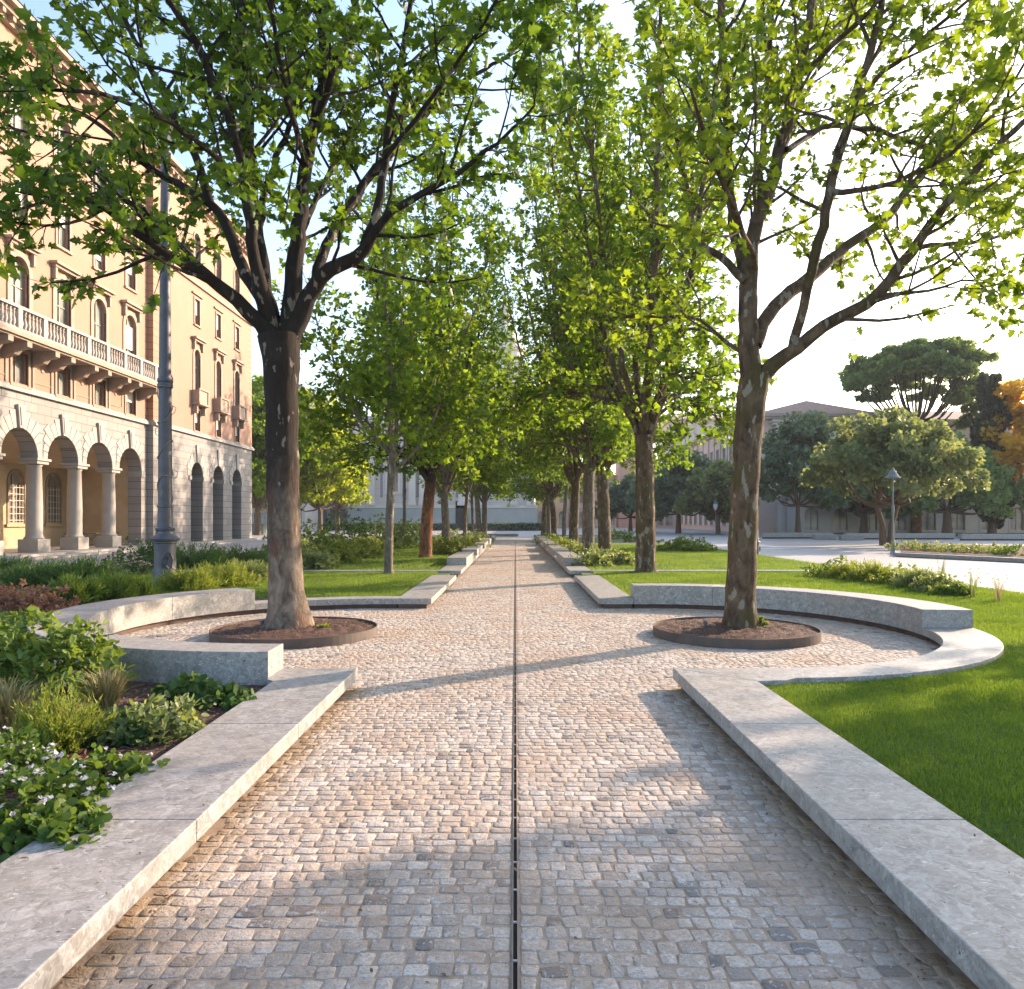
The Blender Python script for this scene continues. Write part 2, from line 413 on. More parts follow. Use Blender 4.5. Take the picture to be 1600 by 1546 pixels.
m_ = MB(); m_.prism([(1.85, 21.9), (10.35, 21.9), (10.35, 75), (1.85, 75)], -0.015, 0.135)
tag(m_.build('lawn_ground', M['lawn']), kind='structure')
m_ = MB(); m_.prism(gardenpoly(-1, 12.5, -2, 14.6), -0.015, 0.12)
tag(m_.build('bed_soil', M['soil']), kind='structure')
m_ = MB(); m_.prism([(-1.85, 14.6), (-12.5, 14.6), (-12.5, 75), (-1.85, 75)], -0.015, 0.125)
tag(m_.build('lawn_ground', M['lawn']), kind='structure')
# sand bed under the setts: path strip and the two bays
m_ = MB(); m_.box(-2.0, 2.0, -3, 62, -0.015, 0.0); tag(m_.build('path_bed', M['sand']), kind='structure')
for s in (1, -1):
    m_ = MB(); m_.prism([(s * 2.0, CY - 3.4)] + [(s * x, y) for x, y in arcpts(mid, -PI / 2, PI / 2, 40)] + [(s * 2.0, CY + 3.4)], -0.015, 0.0)
    tag(m_.build('path_bed', M['sand']), kind='structure')

def build_setts():
    rng = np.random.default_rng(3)
    cx = []; cy = []; w = []; h = []
    y = -0.6
    while y < 60:
        rh = (0.072 + rng.random() * 0.020) * (1 if y < 30 else 1.6)
        for s in (1, -1):
            x = 0.017
            while x < 6.2:
                ww = (0.062 + rng.random() * 0.058) * (1 if y < 30 else 1.5)
                c = x + ww / 2
                ok = c < 1.62
                if abs(y - CY) < RIY:
                    e = ((c - CX) / (RIX + 0.05)) ** 2 + ((y - CY) / (RIY + 0.05)) ** 2
                    ok = ok or c < CX or e < 1
                    if math.hypot(c - TREE_X, y - CY) < RING_R - 0.02: ok = False
                if ok: cx.append(s * c); cy.append(y); w.append(ww); h.append(rh)
                x += ww
                if c > 1.7 and abs(y - CY) > RIY: break
        y += rh
    cx, cy, w, h = map(np.array, (cx, cy, w, h)); n = len(cx)
    keep = rng.random(n) > 0.0
    gapx = 0.0015 + rng.random(n) ** 2 * 0.008; gapy = 0.0015 + rng.random(n) ** 2 * 0.0065
    # wavy courses
    cy = cy + 0.012 * np.sin(cx * 3.1 + cy * 0.7) + rng.normal(0, 0.003, n)
    hx = w / 2 - gapx; hy = h / 2 - gapy
    t = np.array([[-1, -.74], [-.80, -1], [.80, -1], [1, -.74], [1, .74], [.80, 1], [-.80, 1], [-1, .74]])
    jit = 1 + rng.normal(0, 0.085, (n, 8, 2))
    rot = rng.normal(0, 0.07, n)
    o = t[None] * jit * np.stack([hx, hy], -1)[:, None, :]
    c_, s_ = np.cos(rot)[:, None], np.sin(rot)[:, None]
    o = np.stack([o[..., 0] * c_ - o[..., 1] * s_, o[..., 0] * s_ + o[..., 1] * c_], -1)
    C = np.stack([cx, cy], -1)[:, None, :]
    zt = 0.0022 + rng.random(n) * 0.0025
    tx = rng.normal(0, 0.014, n)[:, None]; ty = rng.normal(0, 0.014, n)[:, None]
    top = o * 0.90
    Vt = np.concatenate([C + top, (zt[:, None] + top[..., 0] * tx + top[..., 1] * ty)[..., None]], -1)
    m2 = o * 0.985
    Vm = np.concatenate([C + m2, (zt[:, None] * 0.62 + m2[..., 0] * tx + m2[..., 1] * ty)[..., None]], -1)
    Vb = np.concatenate([C + o, np.full((n, 8, 1), -0.004)], -1)
    V = np.concatenate([Vt, Vm, Vb], 1).reshape(-1, 3)
    b = np.arange(n)[:, None] * 24
    k = np.arange(8); k2 = (k + 1) % 8
    F8 = b + k[None]
    q1 = np.stack([8 + k, 8 + k2, k2, k], -1); q2 = np.stack([16 + k, 16 + k2, 8 + k2, 8 + k], -1)
    Fq = (b[:, :, None] + np.concatenate([q1, q2])[None]).reshape(-1, 4)
    rn = np.repeat(np.clip(rng.beta(2.2, 1.8, n) * (rng.random(n) > 0.03), 0, 1), 24)
    return np_mesh('path', V, [F8, Fq], M['sett'], None, rn, smooth=False)
tag(build_setts(), kind='structure')

# drain slot along the path's centre
dr = empty('drain_channel', 'narrow dark slot drain with steel edges running down the middle of the path', 'drain', (0, 0, 0))
m_ = MB(); m_.box(-0.0115, -0.008, -0.6, 60, -0.01, 0.009); m_.box(0.008, 0.0115, -0.6, 60, -0.01, 0.009)
m_.build('edge_strip', mat_plain('drain_edge', (0.33, 0.27, 0.23), 0.5, 0.4), dr)
m_ = MB(); m_.box(-0.0079, 0.0079, -0.6, 60, -0.012, 0.002); m_.build('slot', mat_plain('drain_dark', (0.012, 0.008, 0.007), 0.9), dr)
m_ = MB()
yy = 2.0
while yy < 12: m_.box(-0.0078, 0.0078, yy, yy + 0.010, 0.002, 0.0075); yy += 0.27
m_.build('cross_bars', mat_plain('drain_bar', (0.5, 0.45, 0.42), 0.5, 0.2), dr)

# ------------------------------------------------------------ benches
def strip(mb, secs, z0, z1, joint=0.004, lens=1.7):
    """secs: list of (inner pt, outer pt); cut into blocks with fine joints"""
    d = [0]
    for i in range(1, len(secs)):
        a, b = secs[i - 1], secs[i]
        d.append(d[-1] + math.hypot((a[0][0] + a[1][0] - b[0][0] - b[1][0]) / 2, (a[0][1] + a[1][1] - b[0][1] - b[1][1]) / 2))
    nb = max(1, round(d[-1] / lens)); L = d[-1] / nb
    def at(x):
        for i in range(1, len(d)):
            if x <= d[i] + 1e-9:
                t = (x - d[i - 1]) / (d[i] - d[i - 1] + 1e-12)
                return tuple(tuple(p + (q - p) * t for p, q in zip(secs[i - 1][k], secs[i][k])) for k in (0, 1))
        return secs[-1]
    for k in range(nb):
        a = k * L + (joint / 2 if k else 0); b = (k + 1) * L - (joint / 2 if k < nb - 1 else 0)
        ss = [at(a)] + [secs[i] for i in range(len(d)) if a + 0.02 < d[i] < b - 0.02] + [at(b)]
        mb.prism([s[0] for s in ss] + [s[1] for s in ss[::-1]], z0, z1)
def mir(secs, s): return [((s * a[0], a[1]), (s * b[0], b[1])) for a, b in secs]
def bench(name, label, cat, parts, group=None):
    """parts: list of (secs, z0, z1, kind)"""
    t = empty(name, label, cat, (0, 0, 0), 0, group)
    for nm, secs, z0, z1, bev in parts:
        m = MB(); strip(m, secs, z0, z1)
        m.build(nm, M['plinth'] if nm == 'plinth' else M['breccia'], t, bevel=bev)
    return t
def inset(secs, d):
    out = []
    for a, b in secs:
        L = math.hypot(b[0] - a[0], b[1] - a[1]); u = ((b[0] - a[0]) / L, (b[1] - a[1]) / L)
        out.append(((a[0] + u[0] * d, a[1] + u[1] * d), (b[0] - u[0] * d * 0.3, b[1] - u[1] * d * 0.3)))
    return out
YN = CY - RIY            # 7.43 near inner edge
YF = CY + RIY            # far inner edge
def deg(a): return a * PI / 180
# near right: straight slab mitred into the curved slab
def near_straight(): return [((XI, -1.5), (XO, -1.5)), ((XI, 3), (XO, 3)), ((XI, 6.2), (XO, 6.2)), ((XI, YN), (XO, YN - 0.60))]
def near_curve(a1):
    return [((XI + 0.004, YN), (XO + 0.003, YN - 0.60)), ((CX - 0.1, YN), (CX - 0.0, YN - 0.56))] + [(inner(deg(a)), outer(deg(a))) for a in range(-88, a1 + 1, 4)]
AJ = -8
bench('stone_bench', 'low pale stone bench beside the near right lawn, curving round the tree bay', 'bench',
      [('seat_slab', near_straight(), ZB, ZT, 0.006), ('curved_slab', near_curve(AJ), ZB, ZT, 0.006),
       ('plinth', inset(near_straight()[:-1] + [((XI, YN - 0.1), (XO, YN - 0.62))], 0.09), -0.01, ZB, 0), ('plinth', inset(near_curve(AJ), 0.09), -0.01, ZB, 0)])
hr = [(inner(deg(a)), outer(deg(a))) for a in range(AJ, 90, 4)] + [((CX, YF), (CX, YF + 0.45)), ((2.2, YF), (2.2, YF + 0.45))]
bench('curved_wall_bench', 'tall curved stone wall bench behind the right tree ring', 'bench',
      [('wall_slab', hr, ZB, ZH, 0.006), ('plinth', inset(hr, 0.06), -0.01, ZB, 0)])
def far_low(x_end):
    return [((XI + 0.003, YF), (XO + 0.003, YF + 0.60)), ((x_end, YF), (max(x_end, XO + 0.01), YF + 0.60))]
FE = 19.85
fs = [((XI, YF), (XO, YF)), ((XI, YF + 0.6), (XO, YF + 0.6)), ((XI, FE), (XO, FE))]
bench('stone_bench', 'short low stone bench slab beyond the right tree bay, sunlit on top', 'bench',
      [('seat_slab', fs, ZB, ZT, 0.006), ('plinth', inset(fs, 0.09), -0.01, ZB, 0)])
# left side
bench('stone_bench', 'low pale stone bench slab along the near left flower bed, orange sunlit edge', 'bench',
      [('seat_slab', mir(near_straight(), -1), ZB, ZT, 0.006),
       ('corner_slab', mir([((XI + 0.004, YN), (XO + 0.003, YN - 0.60)), ((2.275, YN), (2.275, YN - 0.52))], -1), ZB, ZT, 0.006),
       ('plinth', mir(inset(near_straight()[:-1] + [((XI, YN - 0.1), (XO, YN - 0.62))], 0.09), -1), -0.01, ZB, 0)])
AL = 48
hl = [((2.28, YN + 0.0), (2.28, YN - 0.46))] + [(inner(deg(a)), outer(deg(a))) for a in range(-88, AL + 1, 4)]
bench('curved_wall_bench', 'long C shaped stone wall bench wrapping the left tree bay', 'bench',
      [('wall_slab', mir(hl, -1), ZB, ZH, 0.006), ('plinth', mir(inset(hl, 0.06), -1), -0.01, ZB, 0)])
bl = [(inner(deg(a)), (CX + (RIX + .45) * math.cos(deg(a)), CY + (RIY + 0.45) * math.sin(deg(a)))) for a in range(AL, 90, 4)] + [((CX, YF), (CX, YF + 0.45)), ((XO + .003, YF), (XO + .003, YF + 0.45))]
bench('stone_bench', 'low stone slab edging the left lawn patch beyond the left tree bay', 'bench',
      [('seat_slab', mir(fs, -1), ZB, ZT, 0.006), ('curved_slab', mir(bl, -1), ZB, ZT - 0.002, 0.004), ('plinth', mir(inset(fs, 0.09), -1), -0.01, ZB, 0), ('plinth', mir(inset(bl, 0.06), -1), -0.01, ZB, 0)])
# far benches with raised blocks, and the thin kerb that turns off across the lawn
Y3 = 21.55
for s, side in ((1, 'right'), (-1, 'left')):
    f3 = [((XI, Y3), (XO, Y3)), ((XI, 62), (XO, 62))]
    kb = [((XO + 0.003, Y3), (XO + 0.003, Y3 + 0.34)), ((10.3, Y3), (10.3, Y3 + 0.34))]
    bench('stone_bench', 'long far %s stone bench with a thin kerb running off across the lawn' % side, 'bench',
          [('seat_slab', mir(f3, s), ZB, ZT, 0.005), ('kerb', mir(kb, s), ZB, ZT, 0.004), ('plinth', mir(inset(f3, 0.09), s), -0.01, ZB, 0), ('plinth', mir(inset(kb, 0.05), s), -0.01, ZB, 0)])
    words = ['nearest', 'second', 'third', 'fourth', 'farthest']
    for k, (a, b) in enumerate([(24.1, 28.6), (30.8, 36), (38.2, 43.5), (46, 50.5), (53, 58)]):
        m_ = MB(); m_.box(s * (XI + 0.005), s * (XO - 0.01), a, b, ZT + 0.002, ZH)
        tag(m_.build('seat_block', M['breccia'], None, bevel=0.006), '%s raised stone block on the far low bench %s of the path' % (words[k], side), 'stone block', 'raised stone seat blocks')

# tree rings
def ring(s, side):
    t = empty('tree_ring', 'low round %s planting ring of rusty steel holding bark mulch round the %s tree' % ('dark' if s > 0 else 'brown', side), 'planter ring', (s * TREE_X, TREE_Y, 0))
    m = MB(); n = 72
    vs = []; fs_ = []
    for r_, z in ((RING_R, -0.01), (RING_R, 0.13), (RING_R - 0.012, 0.13), (RING_R - 0.012, 0.03)):
        for k in range(n): vs.append((r_ * math.cos(2 * PI * k / n), r_ * math.sin(2 * PI * k / n), z))
    for j in range(3):
        for k in range(n): fs_.append((j * n + k, j * n + (k + 1) % n, (j + 1) * n + (k + 1) % n, (j + 1) * n + k))
    m.add(vs, fs_); m.build('rim', M['steel'], t, smooth=False)
    rng = np.random.default_rng(5 + s)
    nr, na = 26, 80
    vs = [(0, 0, 0.19)]; fs_ = []
    for i in range(1, nr + 1):
        for k in range(na):
            rr = (RING_R - 0.012) * i / nr; a = 2 * PI * k / na
            z = 0.10 + 0.07 * (1 - i / nr) + rng.normal(0, 0.006) + 0.012 * math.sin(9 * a + i) * (i < nr)
            vs.append((rr * math.cos(a), rr * math.sin(a), z))
    for k in range(na): fs_.append((0, 1 + k, 1 + (k + 1) % na))
    for i in range(nr - 1):
        for k in range(na):
            a = 1 + i * na; fs_.append((a + k, a + na + k, a + na + (k + 1) % na, a + (k + 1) % na))
    m = MB(); m.add(vs, fs_); m.build('mulch', M['soil'], t, smooth=True)
    chips_obj(t, 1500, lambda r: (lambda q, a: (q * math.cos(a), q * math.sin(a)))(math.sqrt(r.random()) * (RING_R - 0.04), r.random() * 6.283), lambda x, y: 0.105 + 0.07 * (1 - math.hypot(x, y) / RING_R), 11 + s)
    return t
def chips_obj(parent, n, xy, zf, seed, size=0.03):
    r = np.random.default_rng(seed)
    P = np.array([(lambda p: (p[0], p[1], zf(*p) + 0.006))(xy(r)) for _ in range(n)])
    return leaf_mesh('wood_chips', P, r, M['chip'], parent, size, 0.5, TEMPL['chip'], up=0.9)

# ------------------------------------------------------------ leaves
def sym(h):  # half outline -> two halves folded along the midrib
    return h
TEMPL = {}
# right half outline of a five lobed leaf, base at origin, tip at y=1
mh = [(0, 0), (0.16, -0.06), (0.42, 0.10), (0.22, 0.24), (0.56, 0.50), (0.27, 0.50), (0.20, 0.72), (0, 1.0)]
def two_half(h, fold):
    R_ = [(x, y, fold * x) for x, y in h]; L_ = [(-x, y, fold * x) for x, y in h[1:-1]]
    n = len(h); V = R_ + L_
    return np.array(V), [np.arange(n)[None], np.array([[0] + [n - 1] + list(range(n + len(L_) - 1, n - 1, -1))])]
TEMPL['maple'] = two_half(mh, 0.22)
TEMPL['oval'] = two_half([(0, 0), (0.2, 0.2), (0.27, 0.5), (0.17, 0.8), (0, 1.0)], 0.25)
TEMPL['round'] = (np.array([(0, 0, 0), (0.42, 0.22, 0.08), (0.44, 0.66, 0.05), (0, 1.0, 0.0), (-0.44, 0.66, 0.05), (-0.42, 0.22, 0.08)]), [np.array([[0, 1, 2, 3, 4, 5]])])
TEMPL['far'] = (np.array([(0, 0, 0), (0.5, 0.3, 0.1), (0.28, 0.5, 0), (0, 1.0, -0.05), (-0.28, 0.5, 0.0), (-0.5, 0.3, 0.1)]), [np.array([[0, 1, 2, 3, 4, 5]])])
TEMPL['chip'] = (np.array([(-0.15, 0, 0), (0.15, 0.05, 0), (0.2, 0.9, 0.02), (-0.1, 1.0, 0)]), [np.array([[0, 1, 2, 3]])])
TEMPL['needle'] = (np.array([(-0.05, 0, 0), (0.05, 0, 0), (0.0, 1.0, 0)]), [np.array([[0, 1, 2]])])
TEMPL['petal'] = (np.array([(0, 0, 0), (0.5, 0.25, 0.1), (0.3, 0.9, 0.0), (-0.3, 0.9, 0.0), (-0.5, 0.25, 0.1)]), [np.array([[0, 1, 2, 3, 4]])])

def leaf_mesh(name, P, rng, mat, parent, size, var, templ, up=0.6, D=None, droop=0.25, rnd=None, extra=None):
    P = np.asarray(P, float); n = len(P)
    if n == 0: return None
    if D is None:
        a = rng.random(n) * 2 * PI; D = np.stack([np.cos(a), np.sin(a), rng.normal(-droop, 0.3, n)], -1)
    else:
        D = D + rng.normal(0, 0.35, (n, 3)); D[:, 2] -= droop
    D /= np.linalg.norm(D, axis=1)[:, None] + 1e-9
    Nn = rng.normal(0, 1, (n, 3)) * (1 - up) + np.array([0, 0, 1.0]) * up
    Nn -= (Nn * D).sum(1)[:, None] * D; Nn /= np.linalg.norm(Nn, axis=1)[:, None] + 1e-9
    S = np.cross(D, Nn)
    T, Fs = templ
    sz = size * (1 + var * (rng.random(n) - 0.5) * 2)
    V = P[:, None, :] + sz[:, None, None] * (T[None, :, 0:1] * S[:, None, :] + T[None, :, 1:2] * D[:, None, :] + T[None, :, 2:3] * Nn[:, None, :])
    m = len(T); b = np.arange(n)[:, None, None] * m
    FF = [(b + f[None]).reshape(-1, f.shape[1]) for f in Fs]
    rr = rng.random(n) if rnd is None else rnd
    return np_mesh(name, V.reshape(-1, 3), FF, mat, parent, np.repeat(rr, m))

# ------------------------------------------------------------ trees
def smooth_path(P, R_, step):
    P = np.array(P, float); R_ = np.array(R_, float)
    d = np.concatenate([[0], np.cumsum(np.linalg.norm(np.diff(P, axis=0), axis=1))])
    n = max(3, int(d[-1] / step) + 1); s = np.linspace(0, d[-1], n)
    out = np.empty((n, 3)); j = np.clip(np.searchsorted(d, s, side='right') - 1, 0, len(d) - 2)
    for q in range(n):
        i = j[q]; t = (s[q] - d[i]) / (d[i + 1] - d[i])
        p0 = P[max(i - 1, 0)]; p1 = P[i]; p2 = P[i + 1]; p3 = P[min(i + 2, len(P) - 1)]
        out[q] = 0.5 * ((2 * p1) + (-p0 + p2) * t + (2 * p0 - 5 * p1 + 4 * p2 - p3) * t * t + (-p0 + 3 * p1 - 3 * p2 + p3) * t ** 3)
    return out, np.interp(s, d, R_)

class Skel:
    def __init__(s, seed): s.rng = np.random.default_rng(seed); s.br = []; s.twigs = []
    def limb(s, P, Rr, step=0.25, wob=0.0):
        P, Rr = smooth_path(P, Rr, step)
        if wob: P[1:-1] += s.rng.normal(0, wob, (len(P) - 2, 3))
        s.br.append((P, Rr, 0)); return P, Rr
    def side(s, P, Rr, t0, spacing, len2, ang=(30, 65), up=0.35, lvl=1, rmax=0.03, cut=None):
        rng = s.rng
        d = np.concatenate([[0], np.cumsum(np.linalg.norm(np.diff(P, axis=0), axis=1))]); L = d[-1]
        x = L * t0 + rng.random() * spacing; phi = rng.random() * 6.28
        while x < L:
            i = min(np.searchsorted(d, x), len(P) - 1); i = max(i, 1)
            p = P[i]; T = P[i] - P[i - 1]; T = T / np.linalg.norm(T)
            phi += 2.4 + rng.normal(0, 0.4)
            ref = np.array([0, 0, 1.0]) if abs(T[2]) < 0.9 else np.array([1.0, 0, 0])
            u = np.cross(T, ref); u /= np.linalg.norm(u); w = np.cross(T, u)
            a = R(rng.uniform(*ang))
            dr_ = math.cos(a) * T + math.sin(a) * (math.cos(phi) * u + math.sin(phi) * w)
            ln = rng.uniform(*len2) * (1 - 0.45 * x / L)
            r0 = min(rmax, Rr[i] * 0.6)
            s.grow(p, dr_, ln, r0, up, lvl, cut)
            x += spacing * rng.uniform(0.6, 1.4)
    def grow(s, p, d, ln, r0, up, lvl, cut=None):
        rng = s.rng; n = 5 if lvl == 1 else 4
        pts = [p.copy()]; d = d / np.linalg.norm(d)
        for k in range(n):
            d = d + np.array([0, 0, up * 0.22]) + rng.normal(0, 0.13, 3); d /= np.linalg.norm(d)
            pts.append(pts[-1] + d * ln / n)
        pts = np.array(pts)
        if cut is not None and not cut(pts[-1]): return
        rr = np.linspace(r0, r0 * 0.35, n + 1)
        s.br.append((pts, rr, lvl))
        if lvl >= 2: s.twigs.append(pts)
        return pts
    def mesh(s, name, mat, parent, sides=(16, 5, 3)):
        Vs = []; Fs = []; o = 0
        for P, Rr, l in s.br:
            V, Fq = tube_np(P, Rr, sides[min(l, 2)])
            if l == 0 and Rr[0] > 0.05:
                k = np.arange(len(V)); V = V + (np.sin(k * 2.7) * 0.02 + np.sin(k * 0.37) * 0.03)[:, None] * (V - np.repeat(P, sides[0], axis=0))
            Vs.append(V); Fs.append(Fq + o); o += len(V)
        return np_mesh(name, np.concatenate(Vs), [np.concatenate(Fs)], mat, parent, None, smooth=True)
    def leaf_points(s, per, spread=0.10):
        rng = s.rng; P = []; D = []
        for tw in s.twigs:
            n = max(2, int(per * (0.6 + 0.8 * rng.random())))
            t = rng.random(n) ** 0.7 * (len(tw) - 1); i = np.minimum(t.astype(int), len(tw) - 2); f = (t - i)[:, None]
            q = tw[i] * (1 - f) + tw[i + 1] * f
            dd = rng.normal(0, 1, (n, 3)); dd[:, 2] *= 0.5; dd /= np.linalg.norm(dd, axis=1)[:, None]
            P.append(q + dd * spread * rng.random((n, 1))); D.append(dd + 0.6 * (tw[-1] - tw[0])[None] / (np.linalg.norm(tw[-1] - tw[0]) + 1e-6))
        return np.concatenate(P), np.concatenate(D)

def px_limb(L, Yt):
    P = []; Rr = []
    for px, py, hw, dy in L:
        Y = Yt + dy; P.append(V3(px, py, Y)); Rr.append(hw * Y / F)
    return P, Rr

def foreground_tree(name, label, Yt, trunk, limbs, mat, leafmat, seed, x0, per=7, leaf=0.15, zmin=3.35, sp2=0.34, sp3=0.17):
    s = Skel(seed)
    root = empty(name, label, 'tree', (x0, Yt, 0))
    P, Rr = px_limb(trunk, Yt); s.limb(P, Rr, 0.12)
    cut = lambda p: p[2] > zmin and abs(p[0] - x0) < 7.5 and math.sin(1.9 * p[0] + seed) * math.sin(1.6 * p[1] + 1) + 0.6 * math.sin(2.3 * p[2] + 0.8 * p[0]) < 0.62
    lims = []
    for L in limbs:
        P, Rr = px_limb(L, Yt)
        lims.append(s.limb(P, [r * 0.84 for r in Rr], 0.2, 0.012))
    for P, Rr in lims:
        big = Rr[0] > 0.05
        s.side(P, Rr, 0.22 if big else 0.1, sp2, (0.9, 2.3), up=0.3, lvl=1, rmax=0.028, cut=cut)
    l1 = [b for b in s.br if b[2] == 1]
    for P, Rr, _ in l1: s.side(P, Rr, 0.12, sp3, (0.3, 0.75), ang=(30, 75), up=0.1, lvl=2, rmax=0.008, cut=cut)
    for P, Rr, _ in l1: s.twigs.append(P[-3:])
    for P, Rr in lims: s.side(P, Rr, 0.35, sp2 * 1.2, (0.3, 0.9), up=0.1, lvl=2, rmax=0.008, cut=cut)
    off = np.array([x0, Yt, 0])
    s.br = [(P - off, r_, l) for P, r_, l in s.br]; s.twigs = [t - off for t in s.twigs]
    s.mesh('trunk', mat, root, (20, 6, 4))
    Pl, Dl = s.leaf_points(per)
    leaf_mesh('crown', Pl, s.rng, leafmat, root, leaf, 0.35, TEMPL['maple'], up=0.55, D=Dl, droop=0.3)
    LOG.append((name, len(Pl), len(s.br)))
    return root

LT = [(451, 985, 44, 0), (451, 968, 36, 0), (449, 940, 29, 0), (446, 890, 25.5, 0), (443, 800, 25, 0), (441, 700, 25, 0), (440, 620, 25, 0), (439, 560, 29, 0), (437, 525, 33, 0)]
LL = [
 [(432, 545, 20, 0), (410, 510, 15, -.1), (352, 455, 12, -.4), (285, 412, 9, -.8), (235, 380, 8, -1.1), (195, 350, 7, -1.4), (150, 318, 6, -1.7), (95, 312, 4, -2.0), (20, 330, 2, -2.3)],
 [(385, 487, 10, -.2), (320, 425, 8, .3), (265, 372, 7, .6), (205, 320, 6, .8), (160, 270, 4, 1.0), (95, 225, 3, 1.2), (10, 195, 1.5, 1.3)],
 [(428, 500, 14, 0), (378, 415, 11, .5), (352, 350, 9, .7), (328, 318, 8, .9), (268, 282, 6.5, 1.1), (222, 255, 5, 1.3), (150, 190, 4, 1.5), (60, 150, 3, 1.6), (-60, 90, 2, 1.8)],
 [(330, 320, 7.5, .9), (302, 235, 7, 1.0), (275, 185, 6, 1.1), (238, 110, 5, 1.2), (195, 30, 4, 1.3), (160, -60, 3, 1.3), (120, -160, 2, 1.3)],
 [(425, 520, 15, 0), (396, 400, 11, -.4), (385, 292, 9.5, -.6), (360, 200, 8, -.8), (330, 120, 7, -1.0), (295, 50, 6, -1.2), (250, -20, 5, -1.5), (200, -120, 3, -1.7)],
 [(430, 540, 22, 0), (415, 470, 18, .1), (402, 400, 16, .1), (392, 300, 15, .1), (385, 200, 13, .1), (382, 100, 11, .1), (376, 0, 9, .1), (370, -120, 6, .1), (365, -260, 3, .1)],
 [(405, 350, 8, .3), (418, 285, 6, .5), (445, 215, 5, .8), (468, 150, 4.5, 1.0), (466, 90, 4, 1.2), (485, 10, 3, 1.4), (500, -100, 2, 1.6)],
 [(447, 545, 22, 0), (458, 460, 17, .1), (467, 360, 14, .2), (480, 250, 12, .2), (495, 180, 11, .3), (507, 100, 9, .3), (500, 0, 7, .3), (505, -120, 4, .3), (510, -220, 2, .3)],
 [(494, 190, 7, .3), (525, 100, 6, 0), (550, 20, 5, -.2), (580, -80, 3, -.3)],
 [(452, 530, 20, 0), (482, 462, 15, -.1), (510, 425, 13.5, -.3), (562, 398, 12, -.5), (592, 352, 8, -.7), (650, 308, 6.5, -.9), (720, 265, 5, -1.1), (775, 225, 3.5, -1.3), (835, 165, 2, -1.5)],
 [(490, 450, 11, .2), (514, 375, 9, .6), (560, 300, 8, .9), (610, 240, 7, 1.2), (648, 198, 6, 1.5), (705, 140, 4.5, 1.8), (780, 95, 3, 2.1), (850, 40, 1.5, 2.3)],
 [(568, 392, 9, -.5), (592, 310, 8, -.4), (603, 230, 7, -.4), (618, 140, 6, -.5), (635, 50, 5, -.7), (650, -40, 4, -.8), (660, -130, 2, -.9)],
 [(600, 250, 5, -.4), (670, 160, 4, -1.2), (740, 60, 3, -1.8), (800, -40, 2, -2.2)],
 [(385, 300, 6, -.5), (330, 240, 5, -1.4), (260, 190, 4.5, -2.2), (170, 150, 4, -2.8), (60, 140, 3, -3.3)],
 [(480, 260, 6, .2), (450, 160, 5, -1.2), (430, 60, 4, -2.2), (420, -60, 3, -3)],
 [(465, 380, 7, .2), (500, 300, 5, 1.6), (540, 220, 4, 2.6), (570, 130, 3, 3.4)],
]
RT = [(1156, 995, 34, 0), (1156, 976, 28, 0), (1157, 940, 23.5, 0), (1160, 860, 22, 0), (1164, 760, 21, 0), (1169, 680, 21.5, 0), (1176, 610, 23, 0), (1180, 585, 22, 0)]
